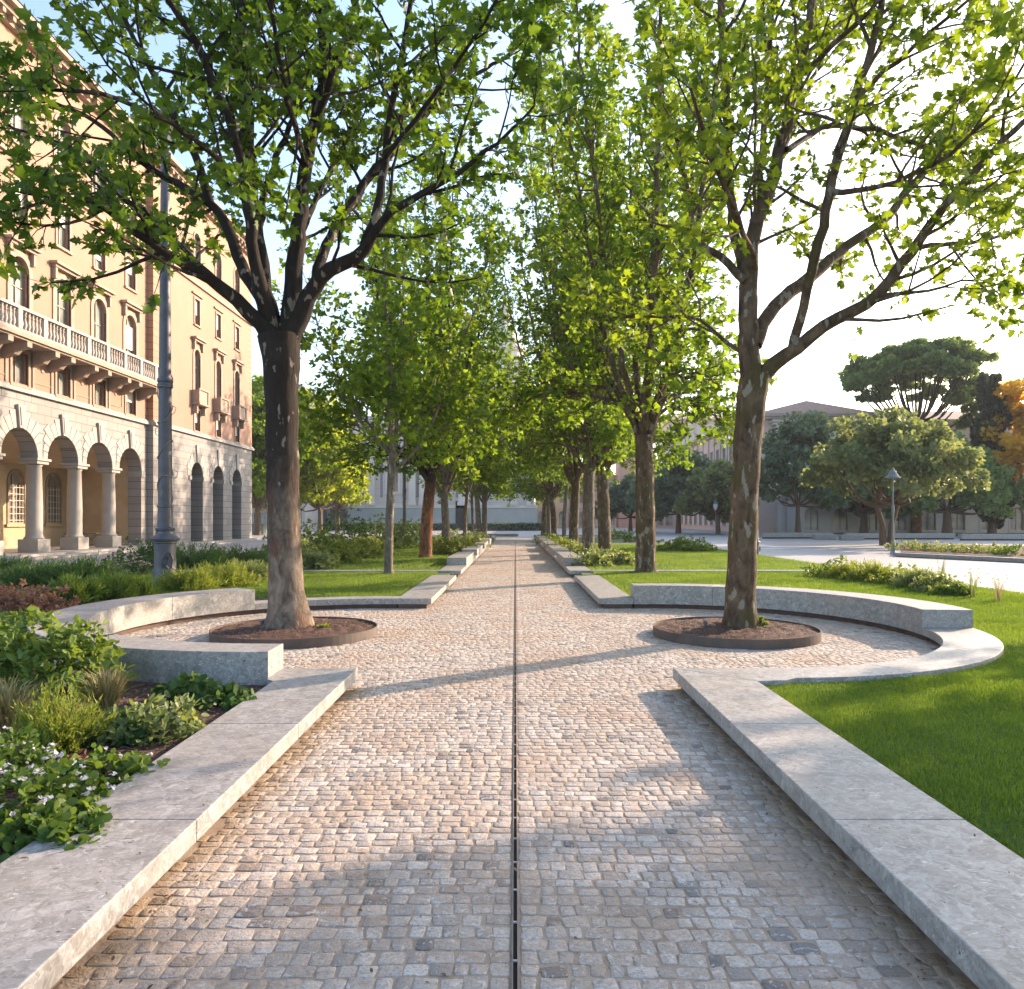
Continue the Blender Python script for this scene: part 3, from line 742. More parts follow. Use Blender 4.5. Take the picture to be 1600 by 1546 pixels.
RL = [
 [(1180, 605, 18, 0), (1200, 578, 14.5, 0), (1230, 556, 13, -.1), (1290, 508, 11.5, -.3), (1368, 462, 11, -.5), (1425, 390, 9.5, -.7), (1478, 322, 8, -.9), (1540, 250, 6.5, -1.1), (1610, 180, 5, -1.3), (1690, 90, 3, -1.5)],
 [(1176, 605, 21, 0), (1170, 540, 19, 0), (1170, 430, 16, .1), (1180, 355, 13, .1), (1208, 280, 12, .1), (1228, 195, 9.5, .1), (1252, 110, 8, .1), (1268, 10, 7, .1), (1280, -100, 5, .1), (1290, -220, 2.5, .1)],
 [(1170, 440, 12, .1), (1150, 380, 9.5, .3), (1140, 300, 9, .4), (1134, 160, 8, .5), (1127, 20, 7, .6), (1120, -90, 4.5, .7), (1110, -200, 2, .8)],
 [(1180, 540, 13, 0), (1198, 492, 12.5, .2), (1225, 465, 12, .3), (1272, 428, 11.5, .6), (1318, 388, 9, .9), (1380, 345, 8, 1.2), (1425, 290, 7, 1.5), (1490, 225, 5, 1.9), (1560, 150, 3, 2.3)],
 [(1238, 548, 9, -.1), (1255, 480, 8.5, -.3), (1272, 410, 9.5, -.5), (1290, 340, 9, -.6), (1302, 270, 9, -.7), (1326, 190, 8, -.8), (1350, 110, 7.5, -.9), (1378, 10, 6, -1), (1405, -110, 4, -1.1)],
 [(1165, 440, 8, 0), (1130, 405, 7, .2), (1092, 380, 6, .4), (1080, 340, 5, .5), (1072, 280, 4, .6), (1050, 200, 3, .7), (1020, 110, 2, .8)],
 [(1182, 350, 7, .1), (1190, 240, 6, .6), (1200, 140, 5.5, .9), (1206, 20, 5, 1.2), (1210, -100, 3, 1.4)],
 [(1228, 235, 6, .1), (1265, 212, 5, .5), (1300, 195, 5, .8), (1370, 205, 4.5, 1.2), (1455, 232, 3.5, 1.6), (1540, 240, 2, 2.0)],
 [(1252, 115, 6, .1), (1300, 72, 5, -.5), (1365, 10, 4, -1.1), (1420, -60, 3, -1.6)],
 [(1302, 300, 6, -.7), (1340, 298, 5, -1.1), (1395, 285, 4.5, -1.6), (1450, 262, 4, -2.0), (1530, 200, 3, -2.4), (1600, 130, 2, -2.7)],
 [(1180, 420, 6, 0), (1150, 330, 5, -1.2), (1110, 240, 4, -2.2), (1080, 140, 3, -3.0)],
 [(1430, 385, 5, -.7), (1500, 380, 4, -.2), (1560, 370, 3, .3), (1640, 340, 2, .8)],
 [(1372, 462, 4, -.5), (1440, 455, 3, -.9), (1500, 440, 2, -1.3), (1550, 440, 1.2, -1.6)],
 [(1210, 275, 5, .1), (1245, 180, 4, 1.6), (1290, 80, 3, 2.6), (1330, -20, 2, 3.3)],
 [(1340, 150, 5, -.9), (1420, 80, 4, -1.6), (1500, 10, 3, -2.2), (1570, -60, 2, -2.6)],
 [(1176, 560, 5, 0), (1140, 540, 4, .4), (1090, 500, 3, .8), (1020, 494, 2.5, 1.2), (960, 496, 2, 1.4)],
]
lx = G(451, 975, 0.1)[0]
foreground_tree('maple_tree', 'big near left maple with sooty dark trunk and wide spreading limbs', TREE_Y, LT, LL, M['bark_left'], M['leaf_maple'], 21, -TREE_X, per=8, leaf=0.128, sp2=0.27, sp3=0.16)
foreground_tree('maple_tree', 'big near right maple with mottled brown trunk leaning branches over the plaza', TREE_Y, RT, RL, M['bark_right'], M['leaf_maple_right'], 33, TREE_X, per=8, leaf=0.118, zmin=3.0, sp2=0.30, sp3=0.17)
ring(1, 'right'); ring(-1, 'left')

def row_tree_proto(h, fork, rad, spread, nl, seed, leaf=0.18, per=7, sp2=0.45, sp3=0.28, steep=1.0):
    s = Skel(seed); rng = s.rng
    lean = rng.normal(0, 0.12, 2)
    s.limb([(0, 0, -0.1), (0, 0, 0.15), (lean[0] * .3, lean[1] * .3, fork * 0.5), (lean[0], lean[1], fork)], [rad * 1.5, rad * 1.12, rad, rad * 0.9], 0.25)
    lims = []
    for k in range(nl):
        a = k * 2.4 + rng.normal(0, 0.25)
        f0 = fork * rng.uniform(0.82, 1.0) if k else fork * 0.9
        top = h * (1.0 if k == 0 else rng.uniform(0.62, 0.95)); sp = spread * (0.12 if k == 0 else rng.uniform(0.55, 1.0))
        p = np.array([lean[0] * f0 / fork, lean[1] * f0 / fork, f0])
        e = np.array([math.cos(a) * sp, math.sin(a) * sp, 0])
        P = [p, p + e * 0.35 + np.array([0, 0, (top - f0) * 0.18]), p + e * 0.62 + np.array([0, 0, (top - f0) * 0.42]), p + e * 0.85 + np.array([0, 0, (top - f0) * 0.7]), p + e + np.array([0, 0, top - f0])]
        r0 = rad * (0.62 if k == 0 else rng.uniform(0.35, 0.52))
        lims.append(s.limb(P, [r0, r0 * .8, r0 * .6, r0 * .4, r0 * .12], 0.35, 0.03))
    for k in range(nl):                      # lower, flatter limbs
        a = k * 2.1 + 0.7; f0 = fork * rng.uniform(1.0, 1.5); sp = spread * rng.uniform(0.8, 1.1)
        p = np.array([0, 0, f0]); e = np.array([math.cos(a) * sp, math.sin(a) * sp, 0])
        P = [p, p + e * 0.4 + np.array([0, 0, 0.7]), p + e * 0.75 + np.array([0, 0, 0.8]), p + e + np.array([0, 0, 0.3])]
        r0 = rad * 0.25
        lims.append(s.limb(P, [r0, r0 * .7, r0 * .45, r0 * .15], 0.35, 0.03))
    cut = lambda p: p[2] > fork * 0.74
    for P, Rr in lims: s.side(P, Rr, 0.18, sp2, (0.9, 2.2), up=0.35, lvl=1, rmax=0.03, cut=cut)
    l1 = [b for b in s.br if b[2] == 1]
    for P, Rr, _ in l1: s.side(P, Rr, 0.1, sp3, (0.3, 0.8), ang=(30, 75), up=0.1, lvl=2, rmax=0.008, cut=cut)
    return s
def emit_tree(s, name, label, cat, mat, leafmat, per, leaf, loc, group=None, templ='far', rz=0, scale=1):
    root = empty(name, label, cat, loc, rz, group); root.scale = (scale,) * 3
    t = s.mesh('trunk', mat, root, (12, 4, 3))
    Pl, Dl = s.leaf_points(per, 0.14)
    c = leaf_mesh('crown', Pl, s.rng, leafmat, root, leaf, 0.3, TEMPL[templ], up=0.5, D=Dl)
    LOG.append((name, len(Pl))); return root
def with_mat(root, mat_t=None, mat_c=None):
    for c in root.children:
        m = mat_t if c.name.startswith('trunk') else mat_c
        if m:
            c.data = c.data.copy() if False else c.data
            c.material_slots[0].link = 'OBJECT'; c.material_slots[0].material = m
GR = 'rows of trees beside the path'
sA = row_tree_proto(19.0, 3.9, 0.27, 4.5, 9, 101, sp2=0.32, sp3=0.19)
sB = row_tree_proto(25.0, 4.3, 0.29, 4.2, 9, 102, sp2=0.38, sp3=0.23)
sC = row_tree_proto(9.5, 3.3, 0.11, 2.8, 7, 103, sp2=0.26, sp3=0.18)
def gp(px, py): p = G(px, py, 0.13); return (p[0], p[1], 0.12)
A = emit_tree(sA, 'maple_tree', 'second tree on the right, mottled trunk rising from the lawn behind the curved bench', 'tree', M['bark_right'], M['leaf_row'], 10, 0.165, gp(1009, 896), GR)
B = emit_tree(sB, 'maple_tree', 'tall grey trunked tree on the right in the grey green clump, thickest far trunk', 'tree', M['bark_grey'], M['leaf_row'], 10, 0.22, gp(919, 861), GR)
Cc = emit_tree(sC, 'young_tree', 'slim young tree with knobbly grey trunk on the left lawn patch', 'tree', M['bark_grey'], M['leaf_row'], 10, 0.165, gp(607, 898), GR)
rowspec = [
 (A, 665, 872, 2.1, 0.85, 'reddish brown trunked tree on the far left lawn', 'bark_red'),
 (B, 697, 856, 1.0, 0.72, 'grey trunked tree right behind the reddish trunk on the left', None),
 (B, 748, 838, 2.6, 0.85, 'thick far left tree nearest the end of the path, left of a pair', None),
 (B, 757, 838, 0.3, 0.8, 'far left tree nearest the end of the path, right of a pair', None),
 (Cc, 726, 852, 1.5, 1.0, 'very thin sapling on the left behind the raised stone blocks', None),
 (Cc, 739, 843, 3.0, 1.0, 'thinner sapling on the left close to the far pair of trunks', None),
 (A, 945, 866, 4.0, 1.0, 'brown trunked tree on the right standing in the grey green shrubs', None),
 (A, 896, 854, 0.9, 0.95, 'brown trunked tree on the right behind the yellow green shrubs', None),
 (Cc, 881, 843, 0.9, 1.4, 'slim leaning tree on the right beyond the shrubs', None),
 (A, 866, 840, 5.0, 0.9, 'far right tree with dark trunk, third from the end of the row', None),
 (B, 857, 838, 3.3, 0.7, 'far right tree, second from the end of the row', None),
 (A, 849, 837, 2.7, 0.85, 'far right tree closest to the end of the path', None),
]
for src, px, py, rz, scl, lab, mt in rowspec:
    d_ = dup(src, gp(px, py), rz, scl, lab, GR)
    if mt:
        for c in d_.children:
            if c.name.startswith('trunk'):
                c.material_slots[0].link = 'OBJECT'; c.material_slots[0].material = M[mt]

# ------------------------------------------------------------ clumped background trees
def clump_tree(name, label, cat, loc, h, trunk_h, rad, clumps, leafmat, barkmat, n, leaf, seed, templ='round', stems=1, group=None, up=0.3, vert=0):
    """clumps: list of (x,y,z,rx,ry,rz)"""
    rng = np.random.default_rng(seed)
    root = empty(name, label, cat, loc, 0, group)
    tb = []
    for k in range(stems):
        a = k * 2.9; o = 0.0 if stems == 1 else rad * 0.8
        tb.append((np.array([(math.cos(a) * o, math.sin(a) * o, -0.1), (math.cos(a) * o * 1.3, math.sin(a) * o, trunk_h * 0.5), (math.cos(a) * o * 3, math.sin(a) * o * 2, trunk_h)]), np.array([rad * 1.4, rad, rad * 0.85]) / (1 if stems == 1 else 1.5)))
    for i, c in enumerate(clumps):
        b0 = tb[i % stems][0][2]
        e = np.array(c[:3]) - np.array([0, 0, c[5] * 0.2]); m1 = b0 * 0.55 + e * 0.45 + np.array([0, 0, -0.08 * h])
        P, Rr = smooth_path([b0, m1, e], [rad * 0.45, rad * 0.28, rad * 0.08], 0.8)
        tb.append((P, Rr))
    Vs = []; Fs = []; o = 0
    for P, Rr in tb:
        V, Fq = tube_np(P, Rr, 8); Vs.append(V); Fs.append(Fq + o); o += len(V)
    np_mesh('trunk', np.concatenate(Vs), [np.concatenate(Fs)], barkmat, root, smooth=True)
    vol = np.array([c[3] * c[4] + c[3] * c[5] for c in clumps]); cnt = (n * 1.25 * vol / vol.sum()).astype(int)
    P = []; D = []; rn = []
    for c, m in zip(clumps, cnt):
        nsub = max(5, int(5 + c[3] * 3)); sub = rng.normal(0, 1, (nsub, 3)); sub /= np.linalg.norm(sub, axis=1)[:, None]
        sub *= rng.uniform(0.55, 0.95, (nsub, 1)); k = rng.integers(0, nsub, m)
        q = rng.normal(0, 1, (m, 3)); q /= np.linalg.norm(q, axis=1)[:, None]; q *= (rng.random((m, 1)) ** 0.4)
        p = sub[k] + q * 0.37
        P.append(np.array(c[:3]) + p * np.array(c[3:])); D.append(q + 0.5 * sub[k] + np.array([0, 0, vert])); rn.append(np.clip(rng.random(m) * 0.6 + 0.4 * ((k * 7919) % 13) / 13, 0, 1))
    leaf_mesh('crown', np.concatenate(P), rng, leafmat, root, leaf * 0.85, 0.5, TEMPL[templ], up=up, D=np.concatenate(D), rnd=np.concatenate(rn))
    return root
def dome(rng, n, rx, ry, z0, z1, cr):
    out = []
    for k in range(n):
        a = k * 2.4; t = (k + 0.5) / n; rr = math.sqrt(t)
        z = z0 + (z1 - z0) * (1 - rr * rr * 0.75) * rng.uniform(0.75, 1.0)
        q = rng.uniform(0.8, 1.25) * cr
        out.append((math.cos(a) * rr * (rx - cr * 0.6), math.sin(a) * rr * (ry - cr * 0.6), max(z, z0 + q * 0.4), q, q, q * 0.75))
    return out
rg = random.Random(4)
def at(px, Y, z=0): return ((px - VX) * Y / F, Y, z)
clump_tree('plaza_tree', 'round grey green tree with forked trunk on the sunny plaza beside the park lamp', 'tree', at(1386, 49), 8.5, 2.6, 0.28, dome(rg, 16, 5.3, 5.0, 3.0, 8.2, 1.9), M['leaf_grey'], M['stem'], 16000, 0.26, 1, stems=2)
clump_tree('plaza_tree', 'smaller dark round tree with a straight thin trunk left of the round grey green tree', 'tree', at(1247, 70), 9, 3, 0.25, dome(rg, 14, 5.3, 5, 2.6, 10, 2.1), M['leaf_dark'], M['stem'], 11000, 0.36, 2)
clump_tree('broadleaf_tree', 'dark bluish green tree before the long palace, left of the near right trunk', 'tree', at(1060, 92), 10, 2.5, 0.3, dome(rg, 14, 5.5, 5.0, 2.0, 9.5, 2.2), M['leaf_dark'], M['stem'], 9000, 0.45, 3)
clump_tree('broadleaf_tree', 'pale dusty green tree behind the round lantern', 'tree', at(1122, 84), 8, 2.2, 0.25, dome(rg, 12, 4.8, 4.5, 1.5, 8.0, 1.8), M['leaf_grey'], M['stem'], 8000, 0.4, 4)
clump_tree('broadleaf_tree', 'low dark tree beside the second right trunk, far across the plaza', 'tree', at(985, 105), 7, 2, 0.25, dome(rg, 10, 5, 4, 1.5, 7.5, 1.9), M['leaf_dark'], M['stem'], 6000, 0.45, 5)
clump_tree('umbrella_pine', 'large umbrella pine with flat cloud like crown above the plaza trees', 'tree', at(1432, 88), 22, 13, 0.45,
           [(math.cos(k * 2.4) * 7.2 * math.sqrt((k + .5) / 26), math.sin(k * 2.4) * 6.5 * math.sqrt((k + .5) / 26), 18.0 + 2.8 * (1 - ((k + .5) / 26) ** 1.5) + rg.uniform(-.5, .5), rg.uniform(1.6, 2.3), 2.0, rg.uniform(.8, 1.25)) for k in range(26)] + [(5.5, 0, 16, 2.2, 2.2, 1.0), (7.4, 0, 15.2, 1.8, 1.8, .9), (6.4, 1, 13.2, 1.8, 1.6, .8), (-4.8, 1, 16.4, 1.8, 2, .8), (-7.0, 0, 16.9, 1.4, 1.6, .7), (3.0, -2, 15.6, 1.6, 1.5, .7)],
           M['leaf_pine'], M['bark_red'], 34000, 0.34, 6, templ='round')
clump_tree('cypress', 'tall dark narrow cypress right of the umbrella pine', 'tree', at(1550, 80), 17, 3, 0.35,
           [(0.3 * math.cos(k), 0.3 * math.sin(k * 2), 2.5 + k * 0.85, 1.6 * math.sin(min(1, (17.5 - k) / 9) * 1.5) + 0.3, 1.5, 1.3) for k in range(17)], M['leaf_cypress'], M['stem'], 15000, 0.4, 7, templ='round', vert=1.5)
clump_tree('autumn_tree', 'bright orange yellow autumn tree at the right edge of the plaza', 'tree', at(1626, 78), 17, 3, 0.4, dome(rg, 20, 5.4, 6, 3.0, 17, 2.3), M['leaf_orange'], M['stem'], 15000, 0.42, 8)
clump_tree('autumn_tree', 'orange tree standing beyond the right edge beside the brighter one', 'tree', at(1740, 76), 15, 3, 0.4, dome(rg, 14, 5.4, 6, 3.0, 15, 2.3), M['leaf_orange'], M['stem'], 9000, 0.42, 9)
clump_tree('low_pine', 'dark spreading conifer low under the umbrella pine', 'tree', at(1480, 74), 8, 2.5, 0.4, dome(rg, 14, 7, 5, 2.2, 8.5, 2.2), M['leaf_pine'], M['stem'], 10000, 0.42, 10)
clump_tree('low_pine', 'dark conifer between the round grey green tree and the palace wall', 'tree', at(1350, 84), 8, 2.5, 0.4, dome(rg, 12, 6, 5, 2.0, 9.0, 2.2), M['leaf_pine'], M['stem'], 8000, 0.42, 11)
clump_tree('broadleaf_tree', 'yellow green tree just right of the left maple trunk, before the white building', 'tree', at(500, 86), 12, 3, 0.25, dome(rg, 26, 5.0, 4.5, 1.3, 15.5, 2.1), M['leaf_yellow'], M['stem'], 16000, 0.36, 12)
clump_tree('broadleaf_tree', 'second yellow green tree, just left of the church', 'tree', at(528, 98), 12, 3, 0.25, dome(rg, 22, 3.8, 4, 1.6, 15.5, 2.0), M['leaf_yellow'], M['stem'], 12000, 0.36, 13)
clump_tree('broadleaf_tree', 'green tree filling the gap between peach palace and left maple trunk', 'tree', at(402, 80), 16, 3, 0.3, dome(rg, 20, 4.0, 4.5, 2.5, 15.5, 2.0), M['leaf_row'], M['stem'], 12000, 0.36, 14)
clump_tree('broadleaf_tree', 'green tree behind the left maple trunk, right of the palace corner', 'tree', at(452, 92), 14, 3, 0.3, dome(rg, 18, 4.5, 4.5, 2.5, 13, 2.0), M['leaf_row'], M['stem'], 9000, 0.4, 15)

for i, (s_, c_, lab) in enumerate([(21, -0.7, 'broad plaza tree out on the right side that shades the near path'), (27, -7.5, 'broad plaza tree farther behind on the right side')]):
    clump_tree('plaza_tree', lab, 'tree', (s_ * .8 - .6 * c_, s_ * .6 + .8 * c_, 0), 11, 3, 0.28, dome(rg, 16, 4.2, 4.2, 3.0, 10.5, 1.9), M['leaf_grey'], M['stem'], 9000, 0.3, 40 + i)

# ------------------------------------------------------------ grass
def build_grass():
    rng = np.random.default_rng(9); out = []; sizes = []
    def region(x0, x1, y0, y1, dens, hgt, test):
        n = int((x1 - x0) * (y1 - y0) * dens); p = np.stack([rng.uniform(x0, x1, n), rng.uniform(y0, y1, n)], -1)
        p = p[test(p[:, 0], p[:, 1])]; out.append(p); sizes.append(np.full(len(p), hgt))
    def rt(x, y): return (x > XO + 0.005) & ((((x - CX) / (ROX + 0.01)) ** 2 + ((y - CY) / (ROY + 0.01)) ** 2 > 1) | (x < CX) & (abs(y - CY) > ROY)) & ~((x < CX + .2) & (abs(y - CY) < ROY + 0.02))
    def vis(x, y, m=0.72): return abs(x) < m * y + 0.6
    region(XO, 6.5, 2.4, 8.6, 10000, 0.036, lambda x, y: rt(x, y) & vis(x, y))
    region(XO, 10.3, 8.6, 15, 3200, 0.048, lambda x, y: rt(x, y) & vis(x, y))
    region(XO, 10.3, 15, 21.5, 1700, 0.065, rt)
    region(XO, 10.3, 22, 45, 500, 0.075, lambda x, y: x > XO)
    region(-10, -XO, 14.7, 21.5, 1700, 0.06, lambda x, y: (x < -XO - 0.01) & (((-x - CX) / (ROX)) ** 2 + ((y - CY) / (ROY)) ** 2 > 1))
    region(-10, -XO, 22, 45, 500, 0.075, lambda x, y: x < -XO)
    P = np.concatenate(out); h = np.concatenate(sizes) * rng.uniform(0.55, 1.25, len(P)); n = len(P)
    clump = 0.5 + 0.5 * np.sin(P[:, 0] * 2.3 + np.sin(P[:, 1] * 1.7) * 2) * np.sin(P[:, 1] * 1.9 + 1)
    h *= 0.85 + 0.3 * clump
    a = rng.random(n) * 6.283; w = h * 0.05 + 0.0012
    w = np.where(h > 0.045, w * 1.35, w)
    dx, dy = np.cos(a), np.sin(a); b = rng.random(n) * 6.283; ln = h * rng.uniform(0.1, 0.75, n)
    z0 = 0.132
    V = np.empty((n, 3, 3))
    V[:, 0] = np.stack([P[:, 0] - dx * w, P[:, 1] - dy * w, np.full(n, z0)], -1)
    V[:, 1] = np.stack([P[:, 0] + dx * w, P[:, 1] + dy * w, np.full(n, z0)], -1)
    V[:, 2] = np.stack([P[:, 0] + np.cos(b) * ln, P[:, 1] + np.sin(b) * ln, z0 + h], -1)
    patch = 0.5 + 0.5 * np.sin(P[:, 0] * 5.1 + 3 * np.sin(P[:, 1] * 2.7)) * np.sin(P[:, 1] * 4.3 + 2 * np.sin(P[:, 0] * 1.9))
    rn = np.clip(rng.random(n) * 0.6 + 0.2 * clump + 0.25 * patch, 0, 1)
    o = np_mesh('grass', V.reshape(-1, 3), [np.arange(n * 3).reshape(-1, 3)], M['grass'], None, np.repeat(rn, 3))
    print('grass', n)
    return tag(o, 'short mown green grass on the lawns', 'grass', kind='stuff')
build_grass()

# ------------------------------------------------------------ plants
def bush(name, label, cat, loc, rx, ry, h, n, leaf, mat, seed, templ='oval', group=None, flowers=0, fmat=None, up=0.35, hollow=0.55, rosette=True):
    rng = np.random.default_rng(seed)
    root = empty(name, label, cat, loc, 0, group)
    # shoots: each carries a rosette of leaves
    ns = max(8, n // 9)
    q = rng.normal(0, 1, (ns, 3)); q[:, 2] = np.abs(q[:, 2]) * 0.9 + 0.05; q /= np.linalg.norm(q, axis=1)[:, None]
    lump = 1 + 0.16 * np.sin(q[:, 0] * 5 + seed) * np.cos(q[:, 1] * 6 + seed)
    tips = q * np.array([rx, ry, h]) * (rng.uniform(hollow, 1.05, (ns, 1)) * lump[:, None])
    P = []; D = []; rn = []
    per = max(4, n // ns)
    for i in range(ns):
        ax = q[i] + np.array([0, 0, 0.5]); ax /= np.linalg.norm(ax)
        d = rng.normal(0, 1, (per, 3)); d -= 0.6 * (d @ ax)[:, None] * ax; d = d / np.linalg.norm(d, axis=1)[:, None] + ax * 0.55
        P.append(tips[i] + rng.normal(0, leaf * 0.35, (per, 3)) * np.array([1, 1, 0.8]) - ax * rng.random((per, 1)) * leaf * 0.8); D.append(d); rn.append(np.clip(np.full(per, rng.random()) * 0.5 + rng.random(per) * 0.5, 0, 1))
    P = np.concatenate(P); P[:, 2] = np.maximum(P[:, 2], 0.012)
    leaf_mesh('foliage', P, rng, mat, root, leaf, 0.35, TEMPL[templ], up=up, D=np.concatenate(D), droop=0.0, rnd=np.concatenate(rn))
    m = MB()
    for i in range(0, ns, max(1, ns // 22)):
        m.tube([(tips[i][0] * 0.1, tips[i][1] * 0.1, -0.02), (tips[i][0] * 0.5, tips[i][1] * 0.5, tips[i][2] * 0.6), tuple(tips[i])], [0.006, 0.004, 0.002], 3)
    m.build('stems', M['stem'], root)
    if flowers:
        k = rng.integers(0, ns, flowers)
        FP = np.repeat(tips[k] + np.array([0, 0, leaf * 0.9]) + rng.normal(0, leaf * 0.5, (flowers, 3)), 4, axis=0)
        leaf_mesh('flowers', FP, rng, fmat or M['petal'], root, leaf * 0.5, 0.3, TEMPL['petal'], up=0.5)
    return root
def tuft(name, label, cat, loc, r, h, n, mat, seed, width=0.008, group=None, spread=0.8, plume=None):
    rng = np.random.default_rng(seed)
    root = empty(name, label, cat, loc, 0, group)
    a = rng.random(n) * 6.283; rr = r * 0.25 * np.sqrt(rng.random(n))
    b = np.stack([rr * np.cos(a), rr * np.sin(a), np.zeros(n)], -1)
    a2 = a + rng.normal(0, 0.6, n); out = np.stack([np.cos(a2), np.sin(a2), np.zeros(n)], -1); hh = h * rng.uniform(0.5, 1.1, n)
    le = r * spread * rng.uniform(0.2, 1.1, n)
    sd_ = np.stack([-np.sin(a2), np.cos(a2), np.zeros(n)], -1) * width
    V = np.empty((n, 7, 3)); ts = (0, 0.35, 0.7)
    for i, t in enumerate(ts):
        c = b + out * (le * t ** 1.6)[:, None]; c[:, 2] = hh * (t * 1.5 - 0.5 * t * t) if False else hh * math.sin(t * 1.5)
        w = sd_ * (1 - 0.35 * t)
        V[:, 2 * i] = c - w; V[:, 2 * i + 1] = c + w
    c = b + out * (le * 1.15)[:, None]; c[:, 2] = hh * 0.98
    V[:, 6] = c
    base = np.arange(n)[:, None] * 7
    Fq = np.concatenate([base + np.array([[0, 1, 3, 2]]), base + np.array([[2, 3, 5, 4]])]); Ft = base + np.array([[4, 5, 6]])
    np_mesh('blades', V.reshape(-1, 3), [Fq, Ft], mat, root, np.repeat(rng.random(n), 7))
    if plume:
        k = rng.integers(0, n, plume[0]); FP = V[k, 6] + rng.normal(0, 0.01, (plume[0], 3))
        leaf_mesh('flowers', np.repeat(FP, 3, axis=0), rng, plume[1], root, plume[2], 0.3, TEMPL['petal'], up=0.3)
    return root
def fluffy(name, label, cat, loc, rx, ry, h, n, mat, seed, group=None, leaf=0.05):
    """feathery shrub of many fine upright needles / fronds"""
    rng = np.random.default_rng(seed)
    root = empty(name, label, cat, loc, 0, group)
    ns = max(30, n // 40); q = rng.normal(0, 1, (ns, 3)); q[:, 2] = np.abs(q[:, 2]) + 0.15; q /= np.linalg.norm(q, axis=1)[:, None]
    e = q * np.array([rx, ry, h]) * rng.uniform(0.75, 1.1, (ns, 1)); k = np.repeat(np.arange(ns), 40); m = len(k)
    t = rng.uniform(0.25, 1.0, m)[:, None]
    P = e[k] * t * np.array([1, 1, 1]) ; P[:, 2] = np.maximum(P[:, 2] * (0.6 + 0.4 * t[:, 0]), 0.01)
    D = e[k] / (np.linalg.norm(e[k], axis=1)[:, None] + 1e-6) + np.array([0, 0, 0.5]) + rng.normal(0, 0.45, (m, 3))
    rn = np.clip(rng.random(m) * 0.5 + t[:, 0] * 0.5, 0, 1)
    T = (np.array([(-0.10, 0, 0), (0.10, 0, 0), (0.06, 0.6, 0.0), (0.0, 1.0, 0)]), [np.array([[0, 1, 2, 3]])])
    leaf_mesh('foliage', P + rng.normal(0, leaf * 0.3, (m, 3)), rng, mat, root, leaf, 0.4, T, up=0.2, D=D, droop=0, rnd=rn)
    st = MB()
    for i in range(0, ns, max(1, ns // 14)): st.tube([(0, 0, -0.02), tuple(e[i] * 0.9)], [0.006, 0.002], 3)
    st.build('stems', M['stem'], root)
    return root
SZ = 0.12
def P3(px, py): p = G(px, py, SZ); return (p[0], p[1], SZ)
# near left bed
bush('leafy_shrub', 'big glossy broad leaved shrub against the outside of the left curved bench', 'shrub', P3(75, 1085), 0.62, 0.55, 0.68, 2600, 0.078, M['leaf_shrub'], 1)
bush('leafy_shrub', 'smaller broad leaved shrub at the left edge behind the big glossy one', 'shrub', P3(-60, 1030), 0.7, 0.6, 0.55, 2000, 0.078, M['leaf_shrub'], 51)
bush('leafy_plant', 'low rounded plant with pale edged leaves in the middle of the left bed', 'plant', P3(235, 1150), 0.40, 0.34, 0.25, 900, 0.060, M['leaf_sage'], 2)
bush('leafy_plant', 'dark green strawberry like plant at the foot of the curved bench', 'plant', P3(300, 1095), 0.30, 0.26, 0.20, 520, 0.058, M['leaf_deep'], 3, templ='round')
bush('leafy_plant', 'small dark green plant beside the bench corner', 'plant', P3(352, 1102), 0.26, 0.22, 0.16, 420, 0.052, M['leaf_deep'], 4, templ='round')
bush('leafy_plant', 'tiny upright plant against the curved bench wall near its end', 'plant', P3(383, 1062), 0.10, 0.10, 0.19, 150, 0.035, M['leaf_deep'], 5)
bush('leafy_plant', 'dark leafy plant left of the pale edged one', 'plant', P3(185, 1158), 0.26, 0.22, 0.17, 420, 0.062, M['leaf_deep'], 6)
fluffy('feathery_shrub', 'feathery yellow green shrub below the big glossy shrub', 'shrub', P3(95, 1170), 0.33, 0.30, 0.42, 7000, M['leaf_lime'], 7, leaf=0.045)
tuft('grass_tuft', 'pale grey green grass tuft between the glossy shrub and the low plants', 'grass tuft', P3(165, 1112), 0.30, 0.34, 260, M['leaf_straw'], 8, 0.006)
tuft('grass_tuft', 'straw coloured reddish grass tuft at the left frame edge', 'grass tuft', P3(12, 1145), 0.32, 0.36, 320, M['leaf_straw'], 9, 0.005)
tuft('grass_tuft', 'small green grass tuft under the feathery shrub', 'grass tuft', P3(60, 1190), 0.2, 0.2, 160, M['leaf_fern'], 10, 0.006)
bush('flowering_plant', 'white flowering plant at the lower left corner of the bed', 'plant', P3(35, 1290), 0.34, 0.30, 0.30, 1000, 0.042, M['leaf_fern'], 11, flowers=80, templ='round')
bush('flowering_plant', 'white flowering plant behind the corner one at the left frame edge', 'plant', P3(15, 1225), 0.30, 0.28, 0.30, 900, 0.034, M['leaf_fern'], 12, flowers=90, templ='round')
bush('flowering_plant', 'bright green low plant with few white flowers touching the low bench', 'plant', P3(165, 1225), 0.30, 0.26, 0.19, 800, 0.042, M['leaf_fern'], 13, flowers=26, templ='round')
bush('leafy_plant', 'bright green leafy plant with bigger leaves at the lower left beside the bench slab', 'plant', P3(75, 1320), 0.34, 0.26, 0.17, 900, 0.046, M['leaf_fern'], 14, templ='round')
bush('leafy_plant', 'tiny red leaved plant in the mulch beside the feathery shrub', 'plant', P3(118, 1195), 0.09, 0.09, 0.07, 60, 0.05, M['leaf_red'], 15)
bush('leafy_plant', 'leafy plant hugging the bench edge halfway down the bed', 'plant', P3(115, 1262), 0.20, 0.18, 0.15, 300, 0.05, M['leaf_fern'], 16, templ='round', flowers=14)
rc = np.random.default_rng(77)
